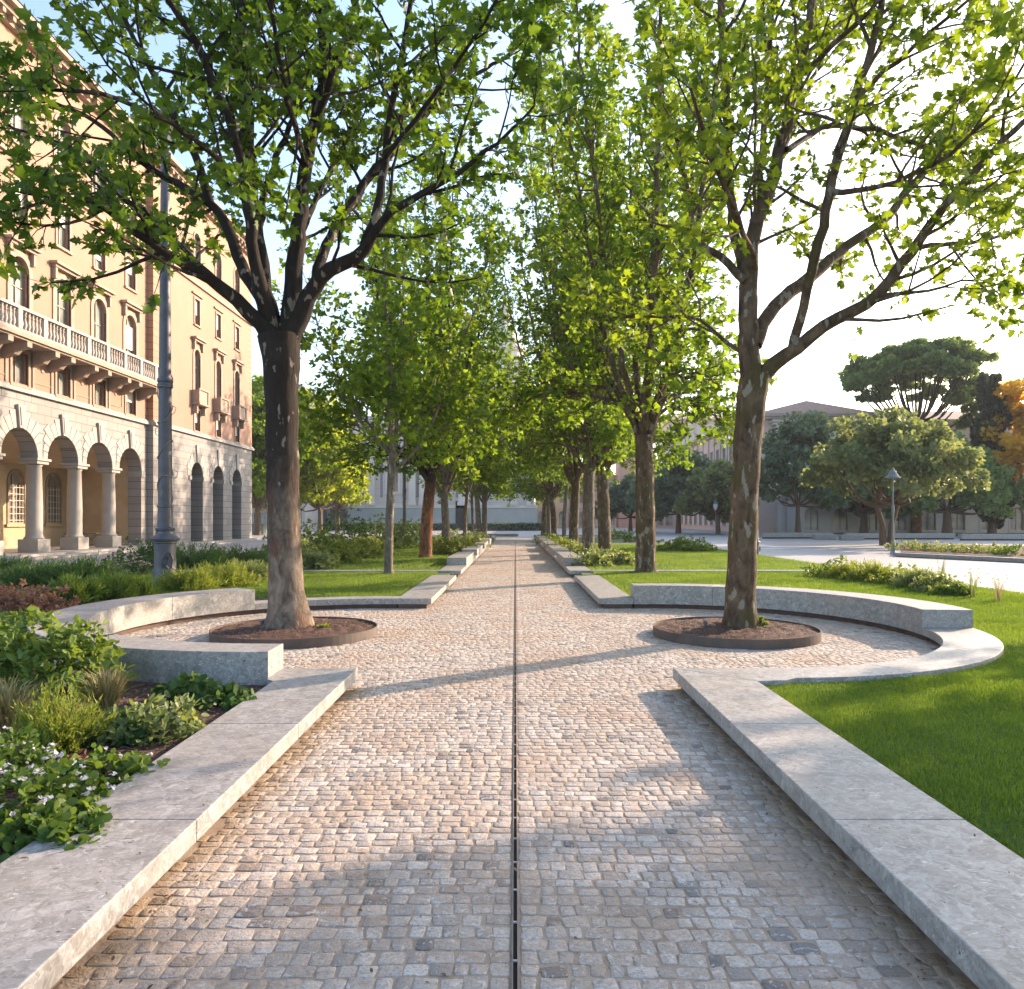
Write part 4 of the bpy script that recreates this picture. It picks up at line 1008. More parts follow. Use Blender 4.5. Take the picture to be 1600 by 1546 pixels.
o = chips_obj(None, 9000, lambda r: (lambda y: (-XO - 0.02 - r.random() * (0.72 * y - XO + 0.6), y))(3.2 + 4.6 * r.random() ** 1.3), lambda x, y: SZ, 77, 0.032)
tag(o, 'reddish bark mulch chips scattered over the near left bed', 'mulch', kind='stuff')
# behind the curved bench, left
bush('red_shrub', 'coppery red leaved shrub outside the left curved bench', 'shrub', P3(35, 962), 0.80, 0.6, 0.50, 2600, 0.062, M['leaf_red'], 20)
bush('leafy_plant', 'small green plant between the coppery shrub and the glossy shrub', 'plant', P3(20, 985), 0.5, 0.4, 0.3, 500, 0.08, M['leaf_fern'], 21)
specs = [(115, 945, .55, .50, 'leaf_fern', 'feathery green plant right of the coppery shrub'), (165, 940, .55, .5, 'leaf_fern', 'feathery green plant second right of the coppery shrub'),
 (205, 935, .5, .45, 'leaf_fern', 'feathery green plant just left of the near lamp base'), (60, 915, 1.1, .6, 'leaf_deep', 'dark feathery plant behind the coppery shrub'),
 (15, 905, 1.0, .55, 'leaf_deep', 'dark feathery plant at the left edge by the pavement'), (130, 915, 1.0, .65, 'leaf_deep', 'dark green mound left of the near lamp post'),
 (295, 925, .7, .5, 'leaf_lime', 'yellow green feathery plant just right of the near lamp base'), (345, 918, .8, .55, 'leaf_lime', 'yellow green plant two to the right of the near lamp base'),
 (390, 908, .8, .5, 'leaf_sage', 'brownish green plant left of the near left trunk'), (300, 890, 1.3, .85, 'leaf_deep', 'dark bushy shrub behind the plants right of the lamp'),
 (245, 885, 1.0, .9, 'leaf_deep', 'dark bush directly behind the near lamp post'), (365, 885, 1.3, .7, 'leaf_deep', 'dark shrub against the end of the palace arcade')]
for i, (px, py, r_, h_, mt, lab) in enumerate(specs):
    fluffy('feathery_shrub', lab, 'shrub', P3(px, py), r_ * 1.05, r_ * .9, h_, 7000 if r_ > .9 else 5000, M[mt], 30 + i, leaf=0.11)
bush('flowering_shrub', 'shrub with pinkish white flower heads left of the near lamp post', 'shrub', P3(190, 900), 1.0, .7, .6, 900, 0.09, M['leaf_deep'], 60, flowers=160, fmat=M['petal_pink'])
bush('flowering_shrub', 'shrub with white flower spikes by the palace steps', 'shrub', P3(225, 885), 1.0, .8, .95, 700, 0.09, M['leaf_deep'], 61, flowers=110, fmat=M['petal'])
# mid left
mids = [(480, 892, .9, .5, 'leaf_sage', 'olive shrub just right of the near left trunk'), (505, 880, 1.0, .8, 'leaf_shrub', 'taller green shrub behind the olive one, right of the near left trunk'),
 (520, 882, 1.0, .45, 'leaf_lime', 'yellow green shrub at the start of the far left border'), (548, 874, 1.1, .5, 'leaf_lime', 'second yellow green shrub of the far left border'),
 (577, 868, 1.1, .5, 'leaf_lime', 'third yellow green shrub of the far left border, left of the slim trunk'), (540, 860, 1.6, 1.2, 'leaf_deep', 'dark rounded shrub mass in the far left border'),
 (585, 856, 1.6, 1.1, 'leaf_shrub', 'rounded green shrub right behind the slim trunk'), (460, 870, 1.4, .9, 'leaf_shrub', 'green shrub half behind the near left trunk'),
 (622, 858, 1.3, .9, 'leaf_shrub', 'green shrub left of the far lamp post'), (645, 850, 1.5, 1.0, 'leaf_shrub', 'olive shrub right of the far lamp post'),
 (700, 868, .9, .45, 'leaf_lime', 'yellow green ground shrub behind the reddish trunk'), (722, 864, .8, .4, 'leaf_lime', 'yellow green ground shrub by the nearest left stone block'),
 (735, 856, 1.0, .45, 'leaf_sage', 'pinkish olive ground shrub beside the second left block'), (745, 848, 1.1, .5, 'leaf_sage', 'olive ground shrub beside the third left block'), (712, 852, 1.4, .6, 'leaf_sage', 'olive ground shrub around the grey trunk on the left')]
for i, (px, py, r_, h_, mt, lab) in enumerate(mids):
    bush('border_shrub', lab, 'shrub', P3(px, py), r_, r_ * .8, h_ * 1.6, 1700, 0.12, M[mt], 80 + i, group='border shrubs')
# right lawns
rts = [(1300, 903, .75, .50, 'leaf_shrub', 'left end shrub of the right lawn border, dark and leafy'), (1330, 906, .7, .48, 'leaf_lime', 'second shrub of the right lawn border, feathery'),
 (1365, 910, .75, .5, 'leaf_lime', 'third shrub of the right lawn border, brightest yellow green'), (1400, 914, .7, .44, 'leaf_lime', 'fourth shrub of the right lawn border'),
 (1432, 920, .62, .42, 'leaf_sage', 'fifth shrub of the right lawn border, greyish'), (1465, 926, .55, .42, 'leaf_sage', 'sixth shrub of the right lawn border, greyish green'), (1490, 932, .42, .28, 'leaf_shrub', 'right end low shrub of the right lawn border')]
for i, (px, py, r_, h_, mt, lab) in enumerate(rts):
    (fluffy('feathery_shrub', lab, 'shrub', P3(px, py), r_, r_ * .7, h_, 6000, M[mt], 110 + i, leaf=0.09) if i in (1, 2, 4) else
     bush('border_shrub', lab, 'shrub', P3(px, py), r_, r_ * .7, h_, 900, 0.085, M[mt], 110 + i))
tuft('flower_stalks', 'thin upright flower stalks at the right end of the lawn border', 'plant', P3(1520, 936), 0.2, 0.55, 45, M['leaf_sage'], 130, 0.005, plume=(30, M['petal_pink'], 0.02))
tuft('flower_stalks', 'sparse wispy stalks beyond the border, against the pale plaza', 'plant', P3(1560, 941), 0.25, 0.5, 40, M['leaf_straw'], 131, 0.004, plume=(30, M['petal'], 0.02))
tuft('flower_stalks', 'tall dark stalks rising from the middle of the right lawn border', 'plant', P3(1470, 922), 0.2, 0.75, 26, M['leaf_deep'], 132, 0.005)
bush('catmint_mound', 'grey green leafy clump beside the nearest right stone block', 'shrub', P3(922, 886), .75, .7, .45, 1200, 0.11, M['leaf_sage'], 140)
bush('catmint_mound', 'grey green leafy clump left of the second right trunk', 'shrub', P3(968, 884), .75, .7, .45, 1200, 0.11, M['leaf_sage'], 141)
bush('catmint_mound', 'grey green leafy clump around the third right trunk', 'shrub', P3(945, 876), 1.0, .8, .45, 1200, 0.12, M['leaf_sage'], 142)
bush('catmint_mound', 'grey green clump behind the nearest right block', 'shrub', P3(900, 866), 1.0, .8, .45, 900, 0.13, M['leaf_sage'], 143)
bush('border_shrub', 'yellow green shrub beside the third right stone block', 'shrub', P3(880, 858), 1.0, .9, .5, 900, 0.13, M['leaf_lime'], 144)
bush('border_shrub', 'yellow green shrub beside the fourth right stone block', 'shrub', P3(866, 850), 1.0, .9, .5, 900, 0.14, M['leaf_lime'], 145)
bush('border_shrub', 'yellow green shrub at the far end of the right border', 'shrub', P3(856, 844), 1.0, .9, .5, 700, 0.16, M['leaf_lime'], 146)
bush('shrub_mound', 'long low green mound on the lawn before the plaza', 'shrub', P3(1072, 862), 1.55, .9, .72, 1800, 0.12, M['leaf_fern'], 147)
bush('box_ball', 'clipped dark box ball left of the second right trunk, nearer', 'shrub', P3(986, 848), .6, .6, .75, 700, 0.10, M['leaf_deep'], 148)
bush('box_ball', 'wider clipped green ball left of the darker box ball', 'shrub', P3(966, 843), 1.0, .8, .85, 800, 0.12, M['leaf_shrub'], 149)
bush('box_ball', 'small dark ball on the lawn right of the third right trunk', 'shrub', P3(970, 868), .35, .35, .4, 400, 0.08, M['leaf_deep'], 150)
bush('ring_weed', 'small yellow green weed in the right tree ring beside the trunk', 'plant', (TREE_X + 0.34, TREE_Y - 0.05, 0.15), .12, .1, .13, 220, 0.03, M['leaf_lime'], 151, templ='round')
bush('ring_weed', 'tiny yellowish weed in the left tree ring right of the trunk', 'plant', (-TREE_X + 0.42, TREE_Y - 0.1, 0.135), .14, .1, .05, 90, 0.03, M['leaf_lime'], 152, templ='round')
for s, lab in ((1, 'dark irrigation valve stub poking from the right ring mulch'), (-1, 'dark irrigation valve stub poking from the left ring mulch')):
    e = empty('irrigation_valve', lab, 'valve', (s * TREE_X - 0.44, TREE_Y - 0.1, 0.12))
    m_ = MB(); m_.lathe([(0.022, 0), (0.022, 0.07), (0.028, 0.07), (0.028, 0.085)], n=12); m_.build('riser', M['iron'], e)
    m_ = MB(); m_.lathe([(0.03, 0.086), (0.03, 0.10), (0.018, 0.115)], n=12); m_.build('cap', M['iron'], e)

rl_ = np.random.default_rng(31)
n_ = 1500; yy_ = 2.2 + 22 * rl_.random(n_) ** 1.6; side = np.where(rl_.random(n_) < 0.6, -1, 1); edge_ = rl_.random(n_) < 0.72
xx_ = np.where(edge_, side * (1.53 - rl_.exponential(0.09, n_)), rl_.uniform(-1.5, 1.5, n_))
Pn = np.stack([xx_, yy_, 0.008 + rl_.random(n_) * 0.004], -1)
tag(leaf_mesh('leaf_litter', Pn, rl_, M['chip'], None, 0.016, 0.6, TEMPL['oval'], up=0.95, droop=0.0), 'dry leaf bits and grit scattered over the path, thickest along the benches', 'leaf litter', kind='stuff')
Pn = np.stack([np.where(rl_.random(160) < .5, -1, 1) * rl_.uniform(XI + .03, XO - .03, 160), rl_.uniform(2.2, 7.0, 160), np.full(160, ZT + 0.004)], -1)
tag(leaf_mesh('bench_litter', Pn, rl_, M['chip'], None, 0.014, 0.6, TEMPL['oval'], up=0.97, droop=0.0), 'a few dry leaf bits lying on the low benches', 'leaf litter', kind='stuff')

# ------------------------------------------------------------ lamps
def big_lamp(loc, label, s=1.0):
    t = empty('street_lamp', label, 'street lamp', loc); t.scale = (s, s, s)
    m = MB(); m.lathe([(0.33, 0), (0.33, 0.05), (0.30, 0.08), (0.26, 0.20), (0.235, 0.45), (0.225, 0.80), (0.23, 0.98), (0.25, 1.0), (0.25, 1.03), (0.30, 1.06), (0.31, 1.10), (0.26, 1.15), (0.20, 1.20), (0.19, 1.26), (0.205, 1.29), (0.21, 1.32), (0.20, 1.34), (0.165, 1.36)], n=28)
    m.build('pedestal', M['iron'], t, smooth=False, bevel=0)
    m = MB(); m.lathe([(0.165, 1.36), (0.155, 1.8), (0.175, 1.81), (0.175, 1.84), (0.15, 1.86), (0.138, 4.5), (0.165, 4.52), (0.17, 4.58), (0.15, 4.62), (0.17, 4.66), (0.165, 4.72), (0.132, 4.74), (0.115, 7.0), (0.09, 9.8), (0.12, 9.85), (0.12, 9.95), (0.05, 10.0)], n=24)
    m.build('pole', M['iron'], t)
    m = MB(); m.lathe([(0.05, 10.0), (0.10, 10.05), (0.24, 10.5), (0.27, 10.55), (0.10, 10.8), (0.04, 10.95), (0.02, 11.1)], n=8); m.build('lantern', M['iron'], t)
    m = MB()                                     # cast shield with raised rim on the pedestal
    m.add([(-0.09, 0, 0.02), (0.09, 0, 0.02), (0.11, -0.02, 0.2), (0.07, -0.03, 0.34), (0, -0.035, 0.38), (-0.07, -0.03, 0.34), (-0.11, -0.02, 0.2), (0, -0.04, -0.05)], [(0, 7, 1, 2, 3, 4, 5, 6)])
    m.tube([(-0.09, 0, 0.02), (-0.11, -0.02, 0.2), (-0.07, -0.03, 0.34), (0, -0.035, 0.38), (0.07, -0.03, 0.34), (0.11, -0.02, 0.2), (0.09, 0, 0.02), (0, -0.04, -0.05), (-0.09, 0, 0.02)], 0.016, 6)
    m.tube([(-0.04, -0.04, 0.25), (0, -0.05, 0.3), (0.04, -0.04, 0.24), (0, -0.05, 0.14), (-0.03, -0.045, 0.08), (0.02, -0.05, 0.02)], 0.014, 6)
    o = m.build('crest', M['iron'], t); o.location = (0.13, -0.20, 0.42); o.rotation_euler = (0.08, 0, R(38))
    m = MB(); pts = []
    for i in range(150):
        a = i / 150 * 2 * PI * 4.2; z = 1.9 + 2.9 * i / 150; pts.append((0.16 * math.cos(a), 0.16 * math.sin(a), z + 0.08 * math.sin(i * .3)))
    m.tube(pts, 0.011, 5)
    for k, z0 in enumerate((2.0, 2.45, 2.6, 3.4, 3.9)):
        a = k * 1.9 - 1.5; b0 = (0.16 * math.cos(a), 0.16 * math.sin(a), z0)
        m.tube([b0, (b0[0] * 1.5, b0[1] * 1.5, z0 + .05), (b0[0] * 1.7, b0[1] * 1.3, z0 + .16), (b0[0] * 1.2, b0[1] * 1.2, z0 + .2)], 0.008, 4)
    m.build('vine_stem', mat_plain('vine', (0.20, 0.17, 0.17), 0.8), t)
    return t
lp = G(258, 916, 0.14)
LB = big_lamp((lp[0], lp[1], 0.12), 'tall dark cast iron lamp post with crest and dry vine in the left border')
dup(LB, (G(632, 851, .12)[0], G(632, 851, .12)[1], 0.1), 0.6, 0.72, 'distant dark iron lamp post left of the reddish tree trunk')
dup(LB, (G(1181, 872, 0)[0], G(1181, 872, 0)[1], 0.0), 1.2, 0.62, 'dark iron lamp post half hidden behind the near right trunk')
def park_lamp(loc, label, kind=0, s=1):
    t = empty('park_lamp', label, 'lamp', loc); t.scale = (s, s, s)
    m = MB(); m.lathe([(0.11, 0), (0.11, 0.5), (0.06, 0.55), (0.055, 2.0), (0.08, 2.05), (0.08, 2.4), (0.045, 2.45), (0.04, 3.9), (0.06, 3.95)], n=12); m.build('pole', mat_plain('lamp_grey', (0.17, 0.19, 0.19), 0.5), t)
    if kind == 0:
        m = MB(); m.lathe([(0.40, 3.92), (0.38, 3.98), (0.24, 4.12), (0.16, 4.3), (0.09, 4.34), (0.05, 4.5)], n=20); m.build('lamp_hood', mat_plain('hood', (0.16, 0.17, 0.17), 0.5), t)
    else:
        m = MB(); m.lathe([(0.10, 3.95), (0.30, 4.3), (0.34, 4.75), (0.30, 4.95)], n=8); m.build('lantern_glass', mat_plain('milk_glass', (0.55, 0.56, 0.53), 0.3), t)
        m = MB(); m.lathe([(0.46, 4.96), (0.40, 5.02), (0.10, 5.3), (0.05, 5.6)], n=8); m.build('lamp_hood', M['iron'], t)
    return t
p = G(1395, 859, 0); park_lamp((p[0], p[1], 0.0), 'slim grey park lamp with bell hood in front of the round grey green tree')
park_lamp(at(1118, 78), 'ornate lantern lamp with pale glass beyond the plaza, left of the near right trunk', 1, 0.66)
park_lamp(at(1001, 100), 'thin distant lamp post by the low dark tree', 0, 1.4)

# ------------------------------------------------------------ plaza furniture / beds at right
pl = empty('raised_planter', 'low stone edged planting bed on the right of the plaza beyond the lawn border', 'planter', (0, 0, 0))
q = [G(1398, 866, .1), G(1700, 880, .1), G(1700, 858, .1), G(1398, 850, .1)]
m_ = MB(); m_.prism([(a[0], a[1]) for a in q], 0.0, 0.16); m_.build('stone_edge', M['breccia'], pl, bevel=0.01)
cx_, cy_ = sum(a[0] for a in q) / 4, sum(a[1] for a in q) / 4
m_ = MB(); m_.prism([(cx_ + (a[0] - cx_) * .93, cy_ + (a[1] - cy_) * .93) for a in q], 0.14, 0.18); m_.build('soil', M['soil'], pl)
for i, (px, py, lab) in enumerate([(1425, 859, 'olive ground shrub at the left end of the plaza planter'), (1460, 861, 'olive ground shrub second in the plaza planter'), (1500, 863, 'brownish low shrub in the middle of the plaza planter'), (1540, 865, 'low shrub near the right end of the plaza planter'), (1590, 868, 'green low shrub at the right end of the plaza planter')]):
    bush('planter_shrub', lab, 'shrub', G(px, py, .17), 1.3, 1.0, .45, 700, .11, M['leaf_sage' if i != 4 else 'leaf_fern'], 160 + i)
for i, (a, b, Y, lab) in enumerate([(1190, 1300, 66, 'long low pale bench wall at the back of the plaza, left one'), (1320, 1490, 63, 'long low pale bench wall at the back of the plaza under the grey green tree'), (1500, 1700, 60, 'long low pale bench wall at the back right of the plaza')]):
    m_ = MB(); x0 = at(a, Y)[0]; x1 = at(b, Y)[0]
    e = empty('plaza_bench', lab, 'bench', ((x0 + x1) / 2, Y, 0)); w_ = (x1 - x0) / 2
    m_.box(-w_, w_, -0.3, 0.3, 0.10, 0.5); m_.build('seat_slab', M['breccia'], e, bevel=0.01)
    m_ = MB(); m_.box(-w_ + .1, w_ - .1, -0.2, 0.2, -0.02, 0.10); m_.build('plinth', M['plinth'], e)
for i, (px, Y, lab) in enumerate([(1288, 62, 'left dark bin like bollard block on the plaza'), (1330, 60, 'right dark block on the plaza before the bench wall')]):
    m_ = MB(); x, y, _ = at(px, Y); m_.box(x - .9, x + .9, y - .3, y + .3, 0, .42)
    tag(m_.build('stone_block', mat_plain('block_grey', (0.24, 0.24, 0.24)), None, bevel=.02), lab, 'stone block')
m_ = MB(); m_.prism([at(1150, 96)[:2], at(1700, 68)[:2], at(1900, 120)[:2], at(1250, 130)[:2]], -0.01, 0.05); tag(m_.build('park_lawn', M['lawn']), kind='structure')
# left pavement kerb and church hedges
m_ = MB(); m_.box(-13.0, -12.5, 10, 75, -0.01, 0.14); tag(m_.build('kerb', M['breccia'], None, bevel=.01), kind='structure')

# ------------------------------------------------------------ palace on the left
MK = dict(
 stucco=mat_ashlar('peach_stucco', (0.345, 0.20, 0.14), (0.365, 0.215, 0.15), (0.30, 0.17, 0.115), 60, 60, 'YZ', 0.85, 0.0, dirt=(0.29, 0.17, 0.115)),
 quoin=mat_ashlar('peach_quoins', (0.35, 0.205, 0.135), (0.375, 0.225, 0.15), (0.17, 0.09, 0.06), 60, 0.42, 'YZ', 0.85, 0.022, dirt=(0.29, 0.17, 0.115)),
 marble=mat_ashlar('pale_ashlar', (0.235, 0.215, 0.20), (0.30, 0.275, 0.255), (0.11, 0.09, 0.08), 0.95, 0.42, 'YZ', 0.7, 0.020, dirt=(0.20, 0.185, 0.17)),
 trim=mat_mottled('palace_trim', (0.30, 0.215, 0.16), (0.36, 0.27, 0.21), 2.5, 0.8, 0.2),
 column=mat_mottled('column_stone', (0.31, 0.28, 0.25), (0.38, 0.35, 0.315), 1.8, 0.7, 0.15),
 vault=mat_mottled('loggia_plaster', (0.44, 0.32, 0.19), (0.55, 0.43, 0.28), 0.9, 0.9, 0.2),
 glass=None, tile=mat_mottled('roof_tile', (0.28, 0.15, 0.10), (0.38, 0.21, 0.14), 3, 0.85, 0.5, 12))
gm, gnt, gb = newmat('window_glass'); gb.inputs['Base Color'].default_value = (0.30, 0.31, 0.28, 1); gb.inputs['Roughness'].default_value = 0.08; gb.inputs['Specular IOR Level'].default_value = 0.9
gnt.links.new(ramp(gnt, noise(gnt, coords(gnt), 0.6, 2), [(0.3, (0.13, 0.14, 0.13)), (0.7, (0.40, 0.40, 0.36))]), gb.inputs['Base Color'])
MK['glass'] = gm
MK['dark'] = mat_plain('dark_opening', (0.03, 0.026, 0.024), 0.6)

XF = -21.0
class Facade:
    """local (u, z, d) -> world; d positive goes into the building"""
    def __init__(s, ori, ud, dd): s.o = ori; s.u = ud; s.d = dd
    def p(s, u, z, d=0): return (s.o[0] + s.u[0] * u + s.d[0] * d, s.o[1] + s.u[1] * u + s.d[1] * d, z)
    def rect(s, m, u0, u1, z0, z1, d=0):
        if u1 - u0 < 1e-4 or z1 - z0 < 1e-4: return
        m.quad(s.p(u0, z0, d), s.p(u1, z0, d), s.p(u1, z1, d), s.p(u0, z1, d))
    def box(s, m, u0, u1, z0, z1, d0, d1):
        P = [s.p(u, z, d) for z in (z0, z1) for u, d in ((u0, d0), (u1, d0), (u1, d1), (u0, d1))]
        m.add(P, [(0, 1, 2, 3), (7, 6, 5, 4), (0, 4, 5, 1), (1, 5, 6, 2), (2, 6, 7, 3), (3, 7, 4, 0)])
    def cell(s, m, u0, u1, z0, z1, uc=None, hw=0, zb=0, zs=0, arch=False, thick=0.4, n=14, skip_side=False):
        """wall cell with one opening: half width hw, from zb to zs (+ semicircle)"""
        if uc is None: s.rect(m, u0, u1, z0, z1); return
        s.rect(m, u0, u1, z0, zb)
        s.rect(m, u0, uc - hw, zb, zs); s.rect(m, uc + hw, u1, zb, zs)
        if arch:
            s.rect(m, u0, uc - hw, zs, z1); s.rect(m, uc + hw, u1, zs, z1)
            pts = [(uc - hw * math.cos(PI * i / n), zs + hw * math.sin(PI * i / n)) for i in range(n + 1)]
            for i in range(n):
                a, b = pts[i], pts[i + 1]
                m.quad(s.p(a[0], a[1]), s.p(b[0], b[1]), s.p(b[0], z1), s.p(a[0], z1))
                m.quad(s.p(a[0], a[1], thick), s.p(b[0], b[1], thick), s.p(b[0], b[1]), s.p(a[0], a[1]))
        else:
            s.rect(m, u0, u1, zs, z1); m.quad(s.p(uc - hw, zs, thick), s.p(uc + hw, zs, thick), s.p(uc + hw, zs), s.p(uc - hw, zs))
        for sgn in (-1, 1):
            m.quad(s.p(uc + sgn * hw, zb, 0), s.p(uc + sgn * hw, zb, thick), s.p(uc + sgn * hw, zs, thick), s.p(uc + sgn * hw, zs, 0))
        if zb > z0: m.quad(s.p(uc - hw, zb, 0), s.p(uc + hw, zb, 0), s.p(uc + hw, zb, thick), s.p(uc - hw, zb, thick))
    def window(s, parent, uc, hw, zb, zs, arch, recess=0.22, frame=0.14, trim=None, shutter=False, proud=0.05):
        """surround frame (part), pane + mullions (sub-parts)"""
        m = MB(); f = frame
        s.box(m, uc - hw - f, uc - hw, zb - f * .6, zs, -proud, 0.06); s.box(m, uc + hw, uc + hw + f, zb - f * .6, zs, -proud, 0.06)
        if arch:
            n = 12
            for i in range(n):
                a0, a1 = PI * i / n, PI * (i + 1) / n
                q = [(uc - r_ * math.cos(a), zs + r_ * math.sin(a)) for r_, a in ((hw, a0), (hw, a1), (hw + f, a1), (hw + f, a0))]
                P = [s.p(u, z, d) for d in (-proud, 0.06) for u, z in q]
                m.add(P, [(0, 1, 2, 3), (4, 7, 6, 5), (0, 4, 5, 1), (3, 2, 6, 7)])
        else: s.box(m, uc - hw - f, uc + hw + f, zs, zs + f, -proud - .002, 0.06)
        s.box(m, uc - hw - f * 1.4, uc + hw + f * 1.4, zb - f * 1.4, zb - f * .6, -proud - 0.06, 0.06)
        w = m.build('window', trim, parent)
        g_ = MB(); top = zs + (hw if arch else 0)
        if arch:
            n = 12; pts = [s.p(uc - hw, zb, recess), s.p(uc + hw, zb, recess)] + [s.p(uc + hw * math.cos(PI * i / n), zs + hw * math.sin(PI * i / n), recess) for i in range(n + 1)]
            g_.add(pts, [tuple(range(len(pts)))])
        else: s.rect(g_, uc - hw, uc + hw, zb, zs, recess)
        g_.build('pane', MK['glass'], w)
        b = MB(); s.box(b, uc - 0.035, uc + 0.035, zb, top - 0.02, recess - 0.05, recess - 0.002)
        s.box(b, uc - hw + .001, uc - hw + 0.06, zb, zs, recess - 0.05, recess - 0.003); s.box(b, uc + hw - 0.06, uc + hw - .001, zb, zs, recess - 0.05, recess - 0.003)
        s.box(b, uc - hw + .06, uc + hw - .06, zb + (zs - zb) * .72, zb + (zs - zb) * .72 + .05, recess - 0.048, recess - 0.004)
        b.build('sash', mat_sash, w)
        if shutter:
            c = MB(); s.box(c, uc - hw + .01, uc + hw - .01, zb + (zs - zb) * (.25 + (uc * 3.7 % 1) * .5), zs, recess - .09, recess - .055); c.build('blind', mat_blind, w)
        return w
mat_sash = mat_plain('sash', (0.22, 0.16, 0.11), 0.5)
mat_blind = mat_mottled('blind', (0.55, 0.52, 0.46), (0.62, 0.58, 0.52), 2)

def palace():
    root = empty('arcaded_palace', 'long peach stucco palace with pale stone arcade and balcony on the left', 'building', (0, 0, 0))
    f = Facade((XF, 0, 0), (0, 1), (-1, 0))
    pitch = 3.07; bays = [32.0 + pitch * k for k in range(-3, 4)]
    a0 = bays[0] - pitch / 2; a1 = bays[-1] + pitch / 2 + 0.35
    ZA, r_, zs = 7.05, 1.2, 4.35
    pav = Facade((XF + 0.35, 0, 0), (0, 1), (-1, 0)); pb = [49.0, 52.5, 56.0]; p0, p1 = a1, 59.2
    arc = MB(); vou = MB(); key = MB(); imp = MB()
    for b in bays:
        f.cell(arc, b - pitch / 2, b + pitch / 2, zs + 0.001, ZA, b, r_, zs + 0.001, zs + 0.0015, True, 0.75, 20)
    f.rect(arc, bays[-1] + pitch / 2, a1, 0.2, ZA)
    f.rect(arc, bays[-1] + r_, bays[-1] + pitch / 2, 0.2, zs + 0.001)
    arc.quad(f.p(bays[-1] + r_, 0.2, 0), f.p(bays[-1] + r_, 0.2, .75), f.p(bays[-1] + r_, zs, .75), f.p(bays[-1] + r_, zs, 0))
    f.rect(arc, a0 - 3, a0, 0.2, ZA)
    pr, pzs = 0.92, 4.45
    edges = [p0, (pb[0] + pb[1]) / 2, (pb[1] + pb[2]) / 2, p1]
    for b, e0, e1 in zip(pb, edges, edges[1:]): pav.cell(arc, e0, e1, 0.0, ZA, b, pr, 0.15, pzs, True, 0.9, 16)
    arc.quad(f.p(a1, 0.0, 0), pav.p(a1, 0.0), pav.p(a1, ZA), f.p(a1, ZA, 0))
    arc.quad(pav.p(p1, 0), pav.p(p1, 0, 14), pav.p(p1, ZA, 14), pav.p(p1, ZA))
    arc.build('arcade_wall', MK['marble'], root)
    def voussoirs(vou, F_, uc, r0, zs, n, rad=0.62):
        for i in range(n):
            if i == n // 2: continue
            a0_, a1_ = PI * i / n + 0.012, PI * (i + 1) / n - 0.012
            rr = rad + (0.14 if i % 2 else 0.0)
            rr = min(rr, 1.52 / max(abs(math.cos(a0_)), abs(math.cos(a1_)), .3) - r0)
            q = [(uc - rq * math.cos(a), zs + rq * math.sin(a)) for rq, a in ((r0 + 0.0, a0_), (r0 + 0.0, a1_), (r0 + rr, a1_), (r0 + rr, a0_))]
            P = [F_.p(u, z, d) for d in (-0.03, 0.02) for u, z in q]
            vou.add(P, [(0, 1, 2, 3), (4, 7, 6, 5), (0, 4, 5, 1), (1, 5, 6, 2), (2, 6, 7, 3), (3, 7, 4, 0)])
    for b in bays: vou = MB(); voussoirs(vou, f, b, r_, zs, 13); vou.build('voussoirs', MK['column'], root)
    for b in pb: vou = MB(); voussoirs(vou, pav, b, pr, pzs, 11, 0.55); vou.build('voussoirs', MK['column'], root)
    for b in bays:
        k = MB(); z0, z1 = zs + r_ - 0.03, zs + r_ + 0.95
        q0 = [(b - .15, z0), (b + .15, z0), (b + .27, z1), (b - .27, z1)]
        k.add([f.p(u, z, d) for d in (-0.13, 0.02) for u, z in q0], [(0, 1, 2, 3), (4, 7, 6, 5), (0, 4, 5, 1), (1, 5, 6, 2), (2, 6, 7, 3), (3, 7, 4, 0)])
        q1 = [(b - .09, z0 + .12), (b + .09, z0 + .12), (b + .17, z1 - .1), (b - .17, z1 - .1)]
        k.add([f.p(u, z, d) for d in (-0.16, -0.12) for u, z in q1], [(0, 1, 2, 3), (4, 7, 6, 5), (0, 4, 5, 1), (1, 5, 6, 2), (2, 6, 7, 3), (3, 7, 4, 0)])
        k.build('keystone', MK['column'], root, bevel=0.015)
    for b in pb:
        k = MB(); z0, z1 = pzs + pr - .02, pzs + pr + 1.1
        q0 = [(b - .10, z0), (b + .10, z0), (b + .20, z1), (b - .20, z1)]
        k.add([pav.p(u, z, d) for d in (-0.09, 0.02) for u, z in q0], [(0, 1, 2, 3), (4, 7, 6, 5), (0, 4, 5, 1), (1, 5, 6, 2), (2, 6, 7, 3), (3, 7, 4, 0)])
        k.build('keystone', MK['column'], root)
        k = MB()
        for sg in (-1, 1): pav.box(k, b + sg * pr - (0.32 if sg < 0 else 0.03), b + sg * pr + (0.03 if sg < 0 else 0.32), pzs - .28, pzs - .02, -0.07, 0.9)
        k.build('impost', MK['column'], root)
    # columns
    for i in range(len(bays)):
        u = bays[i] - pitch / 2; x, y, _ = f.p(u, 0, 0.36)
        c = MB(); c.box(x - .45, x + .45, y - .45, y + .45, 0.2, 0.78); c.build('pedestal', MK['column'], root, bevel=.02)
        c = MB(); c.lathe([(0.41, 0.78), (0.41, 0.84), (0.35, 0.9), (0.335, 1.0), (0.335, 2.2), (0.29, 4.0), (0.33, 4.03), (0.33, 4.08), (0.30, 4.1)], x, y, 24); o = c.build('column', MK['column'], root)
        o.data.polygons.foreach_set("use_smooth", [len(p_.vertices) == 4 for p_ in o.data.polygons])
        c = MB(); c.box(x - .40, x + .40, y - .42, y + .42, 4.1, 4.24); c.box(x - .47, x + .47, y - .50, y + .50, 4.24, 4.352); c.build('capital', MK['column'], root, bevel=.012)
    c = MB(); u = bays[-1] + r_
    f.box(c, u - 0.06, u + 0.36, 4.05, 4.34, -0.06, 0.8); c.build('impost', MK['column'], root)
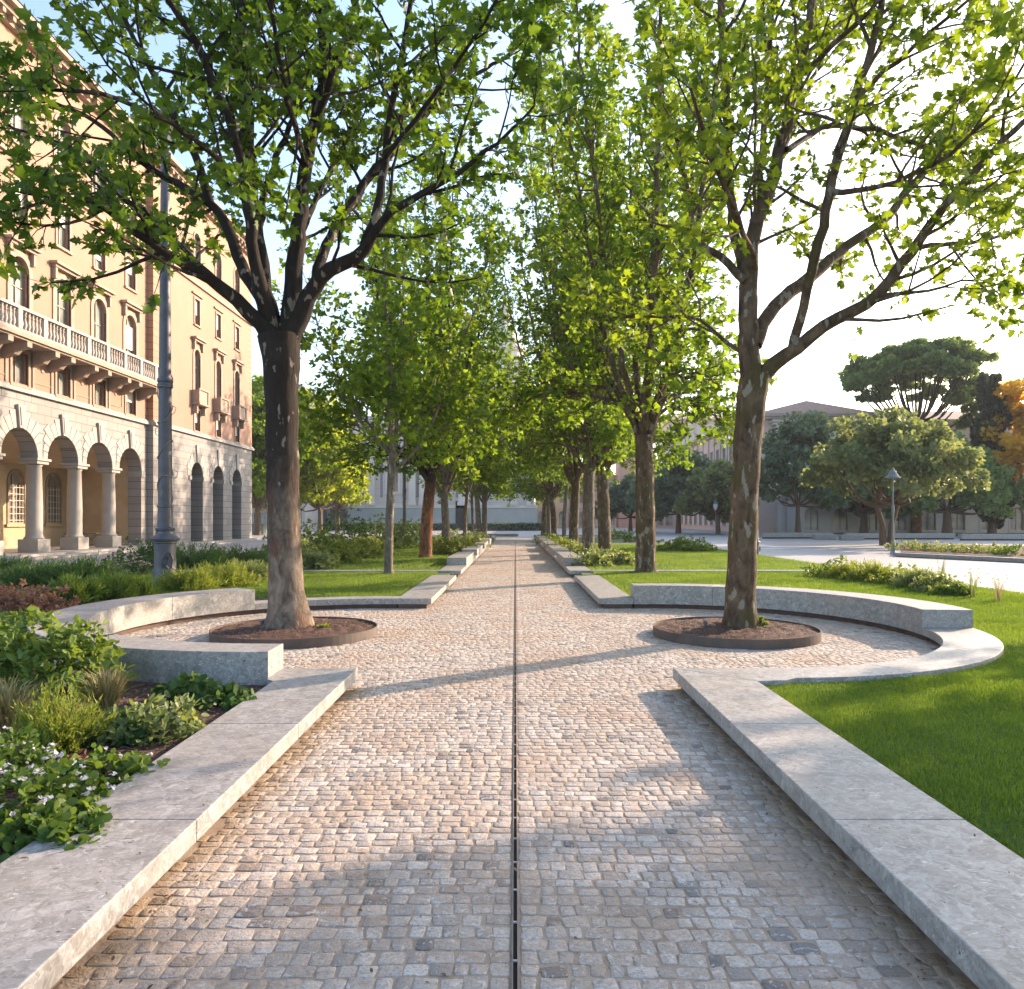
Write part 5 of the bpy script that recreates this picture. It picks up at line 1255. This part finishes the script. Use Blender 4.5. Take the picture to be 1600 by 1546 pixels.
    # loggia interior: cross vault ribs, back wall with windows
    v = MB(); bk = Facade((XF, 0, 0), (0, 1), (-1, 0)); D = 4.2
    bwf = Facade((XF - D, 0, 0), (0, 1), (-1, 0))
    for b in bays:
        bwf.cell(v, b - pitch / 2, b + pitch / 2, 0.2, 6.4, b, 0.6, 1.5, 3.5, True, 0.3, 12)
        n = 12                              # barrel cap of each bay running inwards and a crossing one
        for i in range(n):
            a_, b_ = PI * i / n, PI * (i + 1) / n
            v.quad(f.p(b - (pitch / 2) * math.cos(a_), zs + 1.5 * math.sin(a_), .75), f.p(b - (pitch / 2) * math.cos(b_), zs + 1.5 * math.sin(b_), .75), f.p(b - (pitch / 2) * math.cos(b_), zs + 1.5 * math.sin(b_), D), f.p(b - (pitch / 2) * math.cos(a_), zs + 1.5 * math.sin(a_), D))
    f.rect(v, a0 - 3, a1, 6.4, ZA, 0.75)
    v.quad(f.p(a0, 0.2, .75), f.p(a0, 0.2, D), f.p(a0, 6.4, D), f.p(a0, 6.4, .75)); v.quad(f.p(a1 - .6, 0.2, .75), f.p(a1 - .6, 0.2, D), f.p(a1 - .6, 6.4, D), f.p(a1 - .6, 6.4, .75))
    for i, b in enumerate(bays):            # pilasters on the back wall
        bwf.box(v, b - pitch / 2 - .28, b - pitch / 2 + .28, 0.2, zs, -0.18, 0.0)
        bwf.box(v, b - pitch / 2 - .36, b - pitch / 2 + .36, zs - .3, zs - .05, -0.25, 0.01)
        bwf.box(v, b - 0.85, b + 0.85, 1.28, 1.42, -0.12, 0.0)
    v.build('loggia', MK['vault'], root)
    for b in bays:
        w = bwf.window(root, b, 0.6, 1.5, 3.5, True, 0.25, 0.12, MK['trim'])
        gr = MB()
        for k in range(5): bwf.box(gr, b - .5 + k * .25 - .015, b - .5 + k * .25 + .015, 1.5, 3.4, -0.02, 0.01)
        for k in range(6): bwf.box(gr, b - .6, b + .6, 1.6 + k * .33, 1.63 + k * .33, -0.024, -0.021 + .01)
        gr.build('grille', mat_blind, w)
    # pavilion passage: darker back
    v = MB(); pav.rect(v, p0, p1, 0, ZA, 5.5)
    for e in edges: v.quad(pav.p(e, 0, .9), pav.p(e, 0, 5.5), pav.p(e, 6, 5.5), pav.p(e, 6, .9))
    v.quad(pav.p(p0, 6, .9), pav.p(p1, 6, .9), pav.p(p1, 6, 5.5), pav.p(p0, 6, 5.5))
    for b in pb: pav.box(v, b - 1.3, b - .75, 0, 4.3, 4.0, 4.5)
    v.build('passage', MK['vault'], root)
    # podium
    s_ = MB(); s_.box(XF + 1.0, XF - 14, a0 - 3, p1 - .2, 0.0, 0.2); s_.box(XF + 1.5, XF + 1.0, a0 - 3, p1 - .2, -0.01, 0.1); s_.build('podium', MK['column'], root, bevel=.01)
    # string course
    s_ = MB(); f.box(s_, a0 - 3, a1 - .001, ZA, ZA + .16, -0.16, 0.2); f.box(s_, a0 - 3, a1 - .002, ZA + .16, ZA + .26, -0.08, 0.2)
    pav.box(s_, p0, p1 + .16, ZA, ZA + .16, -0.16, 0.5); pav.box(s_, p0, p1 + .08, ZA + .16, ZA + .26, -0.08, 0.5); s_.build('string_course', MK['column'], root)
    # upper walls
    w = MB(); qn = MB(); ZR = 22.0
    Z1 = ZA + .26
    rows = [(Z1, 9.3, 0.52, 7.42, 8.75, False), (9.3, 13.9, 0.58, 9.75, 12.2, True), (13.9, 16.9, 0.48, 14.3, 15.9, False), (16.9, ZR, 0.62, 17.6, 19.7, True)]
    for b in bays:
        for z0, z1, hw, zb, zt, ar in rows: f.cell(w, b - pitch / 2, b + pitch / 2, z0, z1, b, hw, zb, zt, ar, 0.3)
    for b, e0, e1 in zip(pb, edges, edges[1:]):
        e0_ = e0 + 2.2 if e0 == p0 else e0; e1_ = e1 - 0.9 if e1 == p1 else e1
        for z0, z1, hw, zb, zt, ar in rows: pav.cell(w, e0_, e1_, z0, z1, b, hw * .8, zb, zt, ar, 0.3)
    w.build('upper_wall', MK['stucco'], root)
    pav.rect(qn, p0, p0 + 2.2, Z1, ZR); f.rect(qn, bays[-1] + pitch / 2, a1, Z1, ZR); qn.quad(f.p(a1, Z1), pav.p(a1, Z1), pav.p(a1, ZR), f.p(a1, ZR)); qn.build('quoin_wall', MK['quoin'], root)
    qn = MB(); pav.rect(qn, p1 - .9, p1, Z1, ZR); qn.quad(pav.p(p1, Z1), pav.p(p1, Z1, 14), pav.p(p1, ZR, 14), pav.p(p1, ZR)); qn.build('quoin_wall', MK['quoin'], root)
    qn = MB(); f.rect(qn, a0 - 3, a0, Z1, ZR); qn.build('quoin_wall', MK['quoin'], root)
    for b in bays:
        for j, (z0, z1, hw, zb, zt, ar) in enumerate(rows): f.window(root, b, hw, zb, zt, ar, trim=MK['trim'], shutter=(j == 2 or int(b * 7 + j * 3) % 3 == 0), frame=0.13 if j != 1 else 0.24)
    for b in pb:
        for j, (z0, z1, hw, zb, zt, ar) in enumerate(rows): pav.window(root, b, hw * .8, zb, zt, ar, trim=MK['trim'], shutter=(j in (0, 2)), frame=0.12 if j != 1 else 0.2)
    # mezzanine panels with roundels between the windows
    for b in bays[:-1]:
        pm = MB(); c = b + pitch / 2
        for (u0, u1, z0, z1) in ((c - .62, c + .62, 7.6, 7.64), (c - .62, c + .62, 8.72, 8.76), (c - .62, c - .58, 7.64, 8.72), (c + .58, c + .62, 7.64, 8.72)): f.box(pm, u0, u1, z0, z1, -0.03, 0.01)
        f.box(pm, b - .95, b - .80, Z1, 8.9, -0.05, 0.01); f.box(pm, b + .80, b + .95, Z1, 8.9, -0.05, 0.01)
        pm.add([f.p(c + .11 * math.cos(k * PI / 6), 8.25 + .11 * math.sin(k * PI / 6), -0.04) for k in range(12)] + [f.p(c + .13 * math.cos(k * PI / 6), 8.25 + .13 * math.sin(k * PI / 6), 0.01) for k in range(12)], [tuple(range(12))] + [(k, (k + 1) % 12, 12 + (k + 1) % 12, 12 + k) for k in range(12)])
        pm.build('wall_panel', MK['trim'], root)
    # pediments
    for i, (F_, b) in enumerate([(f, b) for b in bays] + [(pav, b) for b in pb]):
        hw = .98 if F_ is f else .85; pd = MB()
        F_.box(pd, b - hw, b + hw, 13.25, 13.37, -0.34, 0.01); F_.box(pd, b - hw + .08, b + hw - .08, 13.12, 13.25, -0.22, 0.01)
        for sg in (-1, 1): F_.box(pd, b + sg * (hw - .22) - .08, b + sg * (hw - .22) + .08, 12.6, 13.12, -0.18, 0.01)
        F_.box(pd, b - .8, b + .8, 16.15, 16.25, -0.12, 0.01); pd.build('window_hood', MK['trim'], root)
    pd = MB(); f.box(pd, a0 - 3, a1 - .003, 16.8, 17.0, -0.14, 0.01); pav.box(pd, p0, p1 + .1, 16.8, 17.0, -0.14, 0.01)
    pd.build('string_course', MK['trim'], root)
    # balcony
    bal = MB(); BZ = 9.15; bd = -1.1
    f.box(bal, a0 - 3, a1 + .1, BZ - .12, BZ + .08, bd - .06, 0); f.box(bal, a0 - 3, a1 + .05, BZ - .2, BZ - .12, bd + .04, 0)
    o = bal.build('balcony', MK['trim'], root)
    rl = MB(); f.box(rl, a0 - 3, a1 + .08, BZ + .98, BZ + 1.10, bd - .02, bd + .26); f.box(rl, a0 - 3, a1 + .06, BZ + .08, BZ + .2, bd + .02, bd + .22)
    rl.build('handrail', MK['column'], o)
    bm = None; ps = MB(); nb = 0
    u = a0 - 2.4; k = 0
    while u < a1:
        if k % 7 == 0: f.box(ps, u - .11, u + .15, BZ + .2, BZ + .98, bd - .005, bd + .245)
        else:
            if bm is None:
                bb = MB(); bb.lathe([(0.07, 0.2), (0.07, 0.24), (0.045, 0.27), (0.085, 0.42), (0.075, 0.52), (0.04, 0.66), (0.045, 0.76), (0.07, 0.8), (0.035, 0.84), (0.07, 0.92), (0.07, 0.98)], 0, 0, 10)
                bm = bb.build('baluster', MK['column'], o, smooth=True); bm.location = f.p(u, BZ, bd + .12)
            else:
                c = bm.copy(); COL.objects.link(c); c.parent = o; c.location = f.p(u, BZ, bd + .12); nb += 1
        u += 0.235; k += 1
    ps.build('balcony_post', MK['column'], o)
    u = a0 - 1.0
    for b in bays:
        for sg in (-1, 1):
            uc = b + sg * .95; c = MB()
            prof = [(bd + .05, BZ - .2), (bd + .05, BZ - .42), (bd + .22, BZ - .50), (bd + .45, BZ - .52), (bd + .6, BZ - .72), (bd + .85, BZ - .78), (0, BZ - .86), (0, BZ - .2)]
            n = len(prof)
            c.add([f.p(uc - .16, z, d) for d, z in prof] + [f.p(uc + .16, z, d) for d, z in prof], [tuple(range(n)), tuple(range(2 * n - 1, n - 1, -1))] + [(i, n + i, n + (i + 1) % n, (i + 1) % n) for i in range(n)])
            c.build('bracket', MK['trim'], root, bevel=.01)
    for b in pb:
        c = MB(); pav.box(c, b - .85, b + .85, 9.0, 9.12, -.55, 0); pav.box(c, b - .8, b + .8, 9.95, 10.07, -.52, -.36); pav.box(c, b - .8, b - .6, 9.12, 9.95, -.5, -.34); pav.box(c, b + .6, b + .8, 9.12, 9.95, -.5, -.34)
        pav.box(c, b - .6, b + .6, 9.12, 9.95, -.44, -.38); pav.box(c, b - .8, b - .66, 9.12, 9.95, -.34, 0); pav.box(c, b + .66, b + .8, 9.12, 9.95, -.34, 0)
        for sg in (-1, 1): pav.box(c, b + sg * .62 - .1, b + sg * .62 + .1, 8.45, 9.0, -.32, 0)
        c.build('balconet', MK['trim'], root, bevel=.01)
    # cornice, roof
    c = MB()
    for z0, z1, d in ((ZR, ZR + .25, .25), (ZR + .25, ZR + .45, .55), (ZR + .45, ZR + .65, .85)):
        f.box(c, a0 - 3, a1 - .004, z0, z1, -d, .3); pav.box(c, p0, p1 + d, z0, z1, -d, .3); c.box(XF - 14, XF, p1 - .3, p1 + d - .002, z0 + .001, z1 - .001)
    u = a0 - 2.8
    while u < p1: (f if u < a1 else pav).box(c, u, u + .18, ZR + .05, ZR + .44, -.5, -.26); u += .62
    c.build('cornice', MK['trim'], root)
    c = MB(); c.add([(XF + .9, a0 - 3, ZR + .66), (XF + .9, p1 + .8, ZR + .66), (XF - 8, p1 - 5, ZR + 3.4), (XF - 8, a0 - 3, ZR + 3.4), (XF - 16, p1 + .8, ZR + .66), (XF - 16, a0 - 3, ZR + .66)], [(0, 1, 2, 3), (1, 4, 2), (3, 2, 4, 5)]); c.build('roof', MK['tile'], root)
    return root
palace()
# cafe tables in the loggia
def cafe_table(loc, lab, g_='cafe tables under the arcade'):
    t = empty('cafe_table', lab, 'table', loc, 0.3, g_)
    m = MB(); m.box(-.35, .35, -.35, .35, .70, .73); m.build('tabletop', M['stem'], t, bevel=.005)
    for sg in (-1, 1):
        m = MB(); m.tube([(-.3, sg * .28, 0), (.3, sg * .28, .7)], .015, 5); m.tube([(.3, sg * .28, 0), (-.3, sg * .28, .7)], .015, 5); m.build('leg', M['iron'], t)
    return t
c1 = cafe_table((XF - 1.6, 40.2, .2), 'folding cafe table in the third arch from the right of the arcade')
dup(c1, (XF - 1.4, 41.8, .2), 0.1, None, 'folding cafe table in the last round arch before the corner pier')
dup(c1, (XF - 1.8, 38.9, .2), 0.5, None, 'folding cafe table in the shade behind the third column')

# ------------------------------------------------------------ church
MC = dict(wall=mat_ashlar('church_stone', (0.62, 0.53, 0.46), (0.66, 0.57, 0.50), (0.38, 0.32, 0.28), 2.6, 1.1, 'XZ', 0.85, 0.02, dirt=(0.50, 0.46, 0.42)),
          trim=mat_mottled('church_trim', (0.68, 0.59, 0.51), (0.76, 0.67, 0.59), 0.8, 0.85, 0.2),
          base=mat_mottled('church_base', (0.33, 0.38, 0.35), (0.52, 0.48, 0.44), 0.35, 0.85, 0.2), roof=mat_mottled('church_roof', (0.22, 0.20, 0.19), (0.30, 0.26, 0.24), 1.0))
def church():
    root = empty('church', 'big pale stone church with pilasters closing the end of the path', 'church', (0, 0, 0))
    f = Facade((0, 122, 0), (1, 0), (0, 1)); x0, x1 = -26.5, 3.1
    w = MB(); b = MB(); Zc = 17
    bays = [(-22.0, 0), (-19.6, 1), (-12.5, 1), (-7.5, 0), (-2.6, 2)]
    cells = [(-26.5, -22.3, None), (-22.3, -17, -19.8), (-17, -14.6, None), (-14.6, -8.8, -11.4), (-8.8, -5.0, None), (-5.0, -0.6, -2.6), (-0.6, 3.1, None)]
    for a, c, wc in cells: f.cell(w, a, c, 3.9, Zc, wc, 0.85, 6.2, 10.4, True, 0.8, 14) if wc else f.rect(w, a, c, 3.9, Zc)
    for sx in (x0, x1): w.quad((sx, 122, 3.9), (sx, 160, 3.9), (sx, 160, Zc), (sx, 122, Zc))
    w.build('wall', MC['wall'], root)
    f.box(b, x0 - .4, x1 + .4, -0.02, 3.5, -0.35, 2); b.box(x1, x1 + .4, 122, 160, -0.02, 3.5); b.box(x0 - .4, x0, 122, 160, -.02, 3.5); b.build('base', MC['base'], root)
    t = MB(); f.box(t, x0 - .5, x1 + .5, 3.5, 3.9, -0.5, 2)
    f.box(t, x0 - .5, x1 + .5, 15.6, 15.9, -0.4, .5); f.box(t, x0 - .8, x1 + .8, Zc, Zc + .7, -0.9, 2); t.build('mouldings', MC['trim'], root)
    for c in (-26.0, -23.2, -16.6, -14.9, -8.6, -5.4, -0.3, 2.5):
        p_ = MB(); f.box(p_, c - .55, c + .55, 3.9, 15.6, -0.6, 0); f.box(p_, c - .7, c + .7, 3.9, 4.5, -0.72, -.001); f.box(p_, c - .7, c + .7, 15.0, 15.6, -0.72, -.001); p_.build('pilaster', MC['trim'], root)
    for c in (-24.6, -21.6, -18.0, -15.75, -13.6, -9.4, -6.9, -4.4, -0.95, 1.1):  # flat strips; the shade of recessed niches is put into their darker colour
        p_ = MB(); f.box(p_, c - .22, c + .22, 5.2, 13, -0.02, .0); p_.build('niche_shade', M['niche_shade'], root)
    for a, c, wc in cells:
        if wc: f.window(root, wc, 0.85, 6.2, 10.4, True, 0.6, 0.3, MC['trim'])
    d = MB(); f.box(d, -9.6, -7.6, 0.3, 4.6, -0.5, -.36); f.box(d, -9.3, -7.9, .0, 3.4, -0.56, -.5)
    d.build('door', MK['dark'], root)
    u = MB(); u.box(-22, 0, 128, 155, Zc, 24); u.build('upper_stage', MC['wall'], root)
    r_ = MB(); r_.box(-22.6, .6, 127.4, 155.6, 24, 24.6); r_.build('upper_cornice', MC['trim'], root)
    r_ = MB(); r_.add([(x0 - .8, 121, Zc + .7), (x1 + .8, 121, Zc + .7), (x1 + .8, 128, Zc + 2.2), (x0 - .8, 128, Zc + 2.2)], [(0, 1, 2, 3)]); r_.build('roof', MC['roof'], root)
    q = MB(); q.lathe([(4.2, 24), (4.2, 25), (3.4, 25.2), (3.4, 31), (3.8, 31.2), (3.8, 31.8), (3.0, 32.6), (2.2, 34.5), (1.3, 35.6), (1.0, 36), (1.0, 38.5), (1.3, 38.8), (0.2, 40.5)], -2.0, 134, 16); q.build('dome', MC['trim'], root)
    for k in range(8):
        a = k * PI / 4 + .2; wv = MB(); x, y = -2 + 3.41 * math.cos(a), 134 + 3.41 * math.sin(a)
        wv.box(x - .45, x + .45, y - .3, y + .3, 26.5, 30); wv.build('dome_window', MK['dark'], root)
church()
hedges = [(-30, -9, 115.5, 1.0, 'long dark clipped hedge along the church base, left stretch'), (-7, 4.2, 112, 1.1, 'dark clipped hedge before the church at the end of the path'), (-7.9, -1.0, 118.6, .9, 'second hedge tucked close to the church wall')]
for i, (a, b, Y, h_, lab) in enumerate(hedges):
    rng = np.random.default_rng(300 + i); n = 5000
    P = np.stack([rng.uniform(a, b, n), Y + rng.uniform(-.8, .8, n), rng.uniform(0, h_, n)], -1)
    e = empty('hedge', lab, 'hedge', (0, 0, 0))
    leaf_mesh('foliage', P, rng, M['leaf_dark'], e, 0.3, .3, TEMPL['round'], up=.3)
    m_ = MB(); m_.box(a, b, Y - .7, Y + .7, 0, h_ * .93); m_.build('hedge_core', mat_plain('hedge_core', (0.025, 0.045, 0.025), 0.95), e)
m_ = MB(); m_.box(-3.6, 0.3, 74, 75, 0, .25); tag(m_.build('stone_step', M['breccia'], None, bevel=.02), 'low stone slab lying across the far end of the path', 'stone slab')

# ------------------------------------------------------------ other buildings
def block(name, label, f, u0, u1, zt, dep, wallm, rows, nb, trim, roofm, arch0=False, side=None, parapet=False):
    root = empty(name, label, 'building', (0, 0, 0)); w = MB(); pitch = (u1 - u0) / nb
    zed = [0] + [(rows[i][1] + rows[i + 1][0]) / 2 for i in range(len(rows) - 1)] + [zt]
    for i in range(nb):
        c = u0 + pitch * (i + .5)
        for j, (zb, zs, hw, ar) in enumerate(rows): f.cell(w, u0 + pitch * i, u0 + pitch * (i + 1), zed[j], zed[j + 1], c, hw, zb, zs, ar, 0.3, 8)
    for u in (u0, u1): w.quad(f.p(u, 0, 0), f.p(u, 0, dep), f.p(u, zt, dep), f.p(u, zt, 0))
    w.quad(f.p(u0, 0, dep), f.p(u1, 0, dep), f.p(u1, zt, dep), f.p(u0, zt, dep))
    w.build('wall', wallm, root)
    for i in range(nb):
        c = u0 + pitch * (i + .5)
        for j, (zb, zs, hw, ar) in enumerate(rows): f.window(root, c, hw, zb, zs, ar, 0.2, 0.14, trim)
    c = MB(); f.box(c, u0 - .5, u1 + .5, zt, zt + .3, -.4, dep + .4); f.box(c, u0 - .8, u1 + .8, zt + .3, zt + .55, -.7, dep + .7)
    for z in zed[1:-1]: f.box(c, u0 - .03, u1 + .03, z - .12, z + .12, -.14, .01)
    for i in range(nb + 1): f.box(c, u0 + pitch * i - .2, u0 + pitch * i + .2, zed[1], zt, -.12, .01)
    c.build('cornice', trim, root)
    r_ = MB(); z0 = zt + .56
    A_, B_, C_, D_ = f.p(u0 - .9, z0, -.8), f.p(u1 + .9, z0, -.8), f.p(u1 + .9, z0, dep + .8), f.p(u0 - .9, z0, dep + .8)
    E_, F2 = f.p(u0 + 3, z0 + 2.2, dep / 2), f.p(u1 - 3, z0 + 2.2, dep / 2)
    r_.add([A_, B_, C_, D_, E_, F2], [(0, 1, 5, 4), (1, 2, 5), (2, 3, 4, 5), (3, 0, 4)]); r_.build('roof', roofm, root)
    return root
rose = mat_mottled('rose_plaster', (0.50, 0.37, 0.31), (0.56, 0.42, 0.35), 0.6, 0.85, 0.15)
pale = mat_mottled('pale_plaster', (0.50, 0.45, 0.41), (0.58, 0.53, 0.48), 0.6, 0.85, 0.15)
greyt = mat_mottled('grey_trim', (0.30, 0.26, 0.25), (0.38, 0.33, 0.31), 0.8, 0.8, 0.1)
yel = mat_mottled('yellow_plaster', (0.58, 0.42, 0.27), (0.64, 0.48, 0.32), 0.6, 0.85, 0.15)
brown_roof = mat_mottled('brown_roof', (0.20, 0.14, 0.12), (0.28, 0.20, 0.17), 2.0)
block('long_palace', 'long rose grey palace receding behind the dark trees on the right', Facade((30, 0, 0), (0, 1), (1, 0)), 93, 141, 14, 14, rose, [(0.8, 2.6, .8, True), (5.0, 7.8, .75, False), (9.8, 11.9, .6, False)], 14, greyt, brown_roof)
block('palace_wing', 'broad palace wing facing the plaza behind the right trees', Facade((0, 92, 0), (1, 0), (0, 1)), 32, 92, 13.2, 16, pale, [(0.6, 2.6, .9, True), (5.0, 7.4, .7, False), (9.4, 11.2, .6, False)], 14, pale, brown_roof)
block('upper_block', 'high cream block rising behind the long rose palace', Facade((0, 150, 0), (1, 0), (0, 1)), 31, 55, 21, 14, pale, [(1, 4, .9, False), (7, 10, .9, False), (13, 16, 1.6, False)], 5, rose, rose)
block('garden_wall_building', 'low arcaded pale building along the back of the plaza under the pines', Facade((0, 88.5, 0), (1, 0), (0, 1)), 33, 88, 4.2, 3.2, pale, [(0.4, 2.3, .8, True)], 16, pale, brown_roof)
block('corner_tower', 'square pinkish brick tower seen between the right trunks', Facade((0, 150, 0), (1, 0), (0, 1)), 20.6, 25.6, 15, 5, mat_mottled('pink_brick', (0.50, 0.30, 0.23), (0.56, 0.35, 0.27), 1.0), [(3, 5, .5, False), (8, 10, .5, True)], 2, rose, rose)
block('pale_house', 'pale house with arched doors beyond the far right trunks', Facade((0, 152, 0), (1, 0), (0, 1)), 10.5, 20.4, 9.5, 8, pale, [(0.5, 2.6, .6, True), (5, 6.8, .5, False)], 5, rose, MK['tile'])
block('yellow_house', 'narrow yellow house right of the church', Facade((0, 150, 0), (1, 0), (0, 1)), 4.2, 10.4, 14, 8, yel, [(0.5, 2.6, .7, True), (5, 6.8, .5, False), (9, 11, .5, False)], 3, yel, MK['tile'])
block('rose_house', 'low rose building beyond the plaza left of the dark trees', Facade((0, 148, 0), (1, 0), (0, 1)), 25.8, 31, 8.5, 8, rose, [(0.5, 2.6, .6, True), (5, 6.8, .5, False)], 3, greyt, MK['tile'])
block('white_building', 'white plastered building just left of the church', Facade((0, 138, 0), (1, 0), (0, 1)), -36, -28.5, 15, 10, pale, [(0.8, 3.6, .7, False), (6, 8.6, .7, False), (10.5, 12.8, .7, False)], 4, pale, brown_roof)
block('grey_building', 'dim grey colonnaded building behind the yellow green trees', Facade((0, 128, 0), (1, 0), (0, 1)), -50, -36.5, 13, 10, pale, [(0.3, 4.2, .9, False), (6, 8.4, .7, False), (10, 11.6, .6, False)], 6, greyt, brown_roof)
block('distant_house', 'cream house roof behind the palace corner on the left', Facade((0, 108, 0), (1, 0), (0, 1)), -44, -30, 19.5, 10, pale, [(1, 4, .7, False), (7, 9.5, .7, False), (12, 14, .6, False), (16, 18, .5, False)], 6, pale, brown_roof)

# parasols of a kiosk seen between palace and trunk, plus far plaza clutter
pk = empty('kiosk', 'small kiosk with rounded white parasols beside the palace corner', 'kiosk', at(397, 84))
m_ = MB(); m_.lathe([(1.5, 2.4), (1.3, 2.7), (.8, 3.0), (.1, 3.15)], 0, 0, 14); m_.build('canopy', mat_plain('canvas', (0.62, 0.50, 0.44)), pk)
m_ = MB(); m_.lathe([(.05, 0), (.05, 2.6)], 0, 0, 8); m_.build('pole', M['iron'], pk)
m_ = MB(); m_.box(-1.2, 1.2, -.6, .6, 0, 1.1); m_.box(-1.35, 1.35, -.75, .75, 1.1, 1.2); m_.build('counter', mat_plain('counter', (0.16, 0.2, 0.17)), pk, bevel=.02)

# ------------------------------------------------------------ haze
hm = bpy.data.materials.new('haze_air'); hm.use_nodes = True
for n_ in list(hm.node_tree.nodes):
    if n_.type == 'BSDF_PRINCIPLED': hm.node_tree.nodes.remove(n_)
vp = hm.node_tree.nodes.new('ShaderNodeVolumePrincipled'); vp.inputs['Color'].default_value = (0.93, 0.95, 0.98, 1); vp.inputs['Density'].default_value = 0.00035; vp.inputs['Anisotropy'].default_value = 0.0
hm.node_tree.links.new(vp.outputs[0], hm.node_tree.nodes['Material Output'].inputs['Volume'])
m_ = MB(); m_.box(-262, 262, -62, 422, -1.1, 44); tag(m_.build('haze', hm), kind='stuff')
print('objects', len(bpy.data.objects))
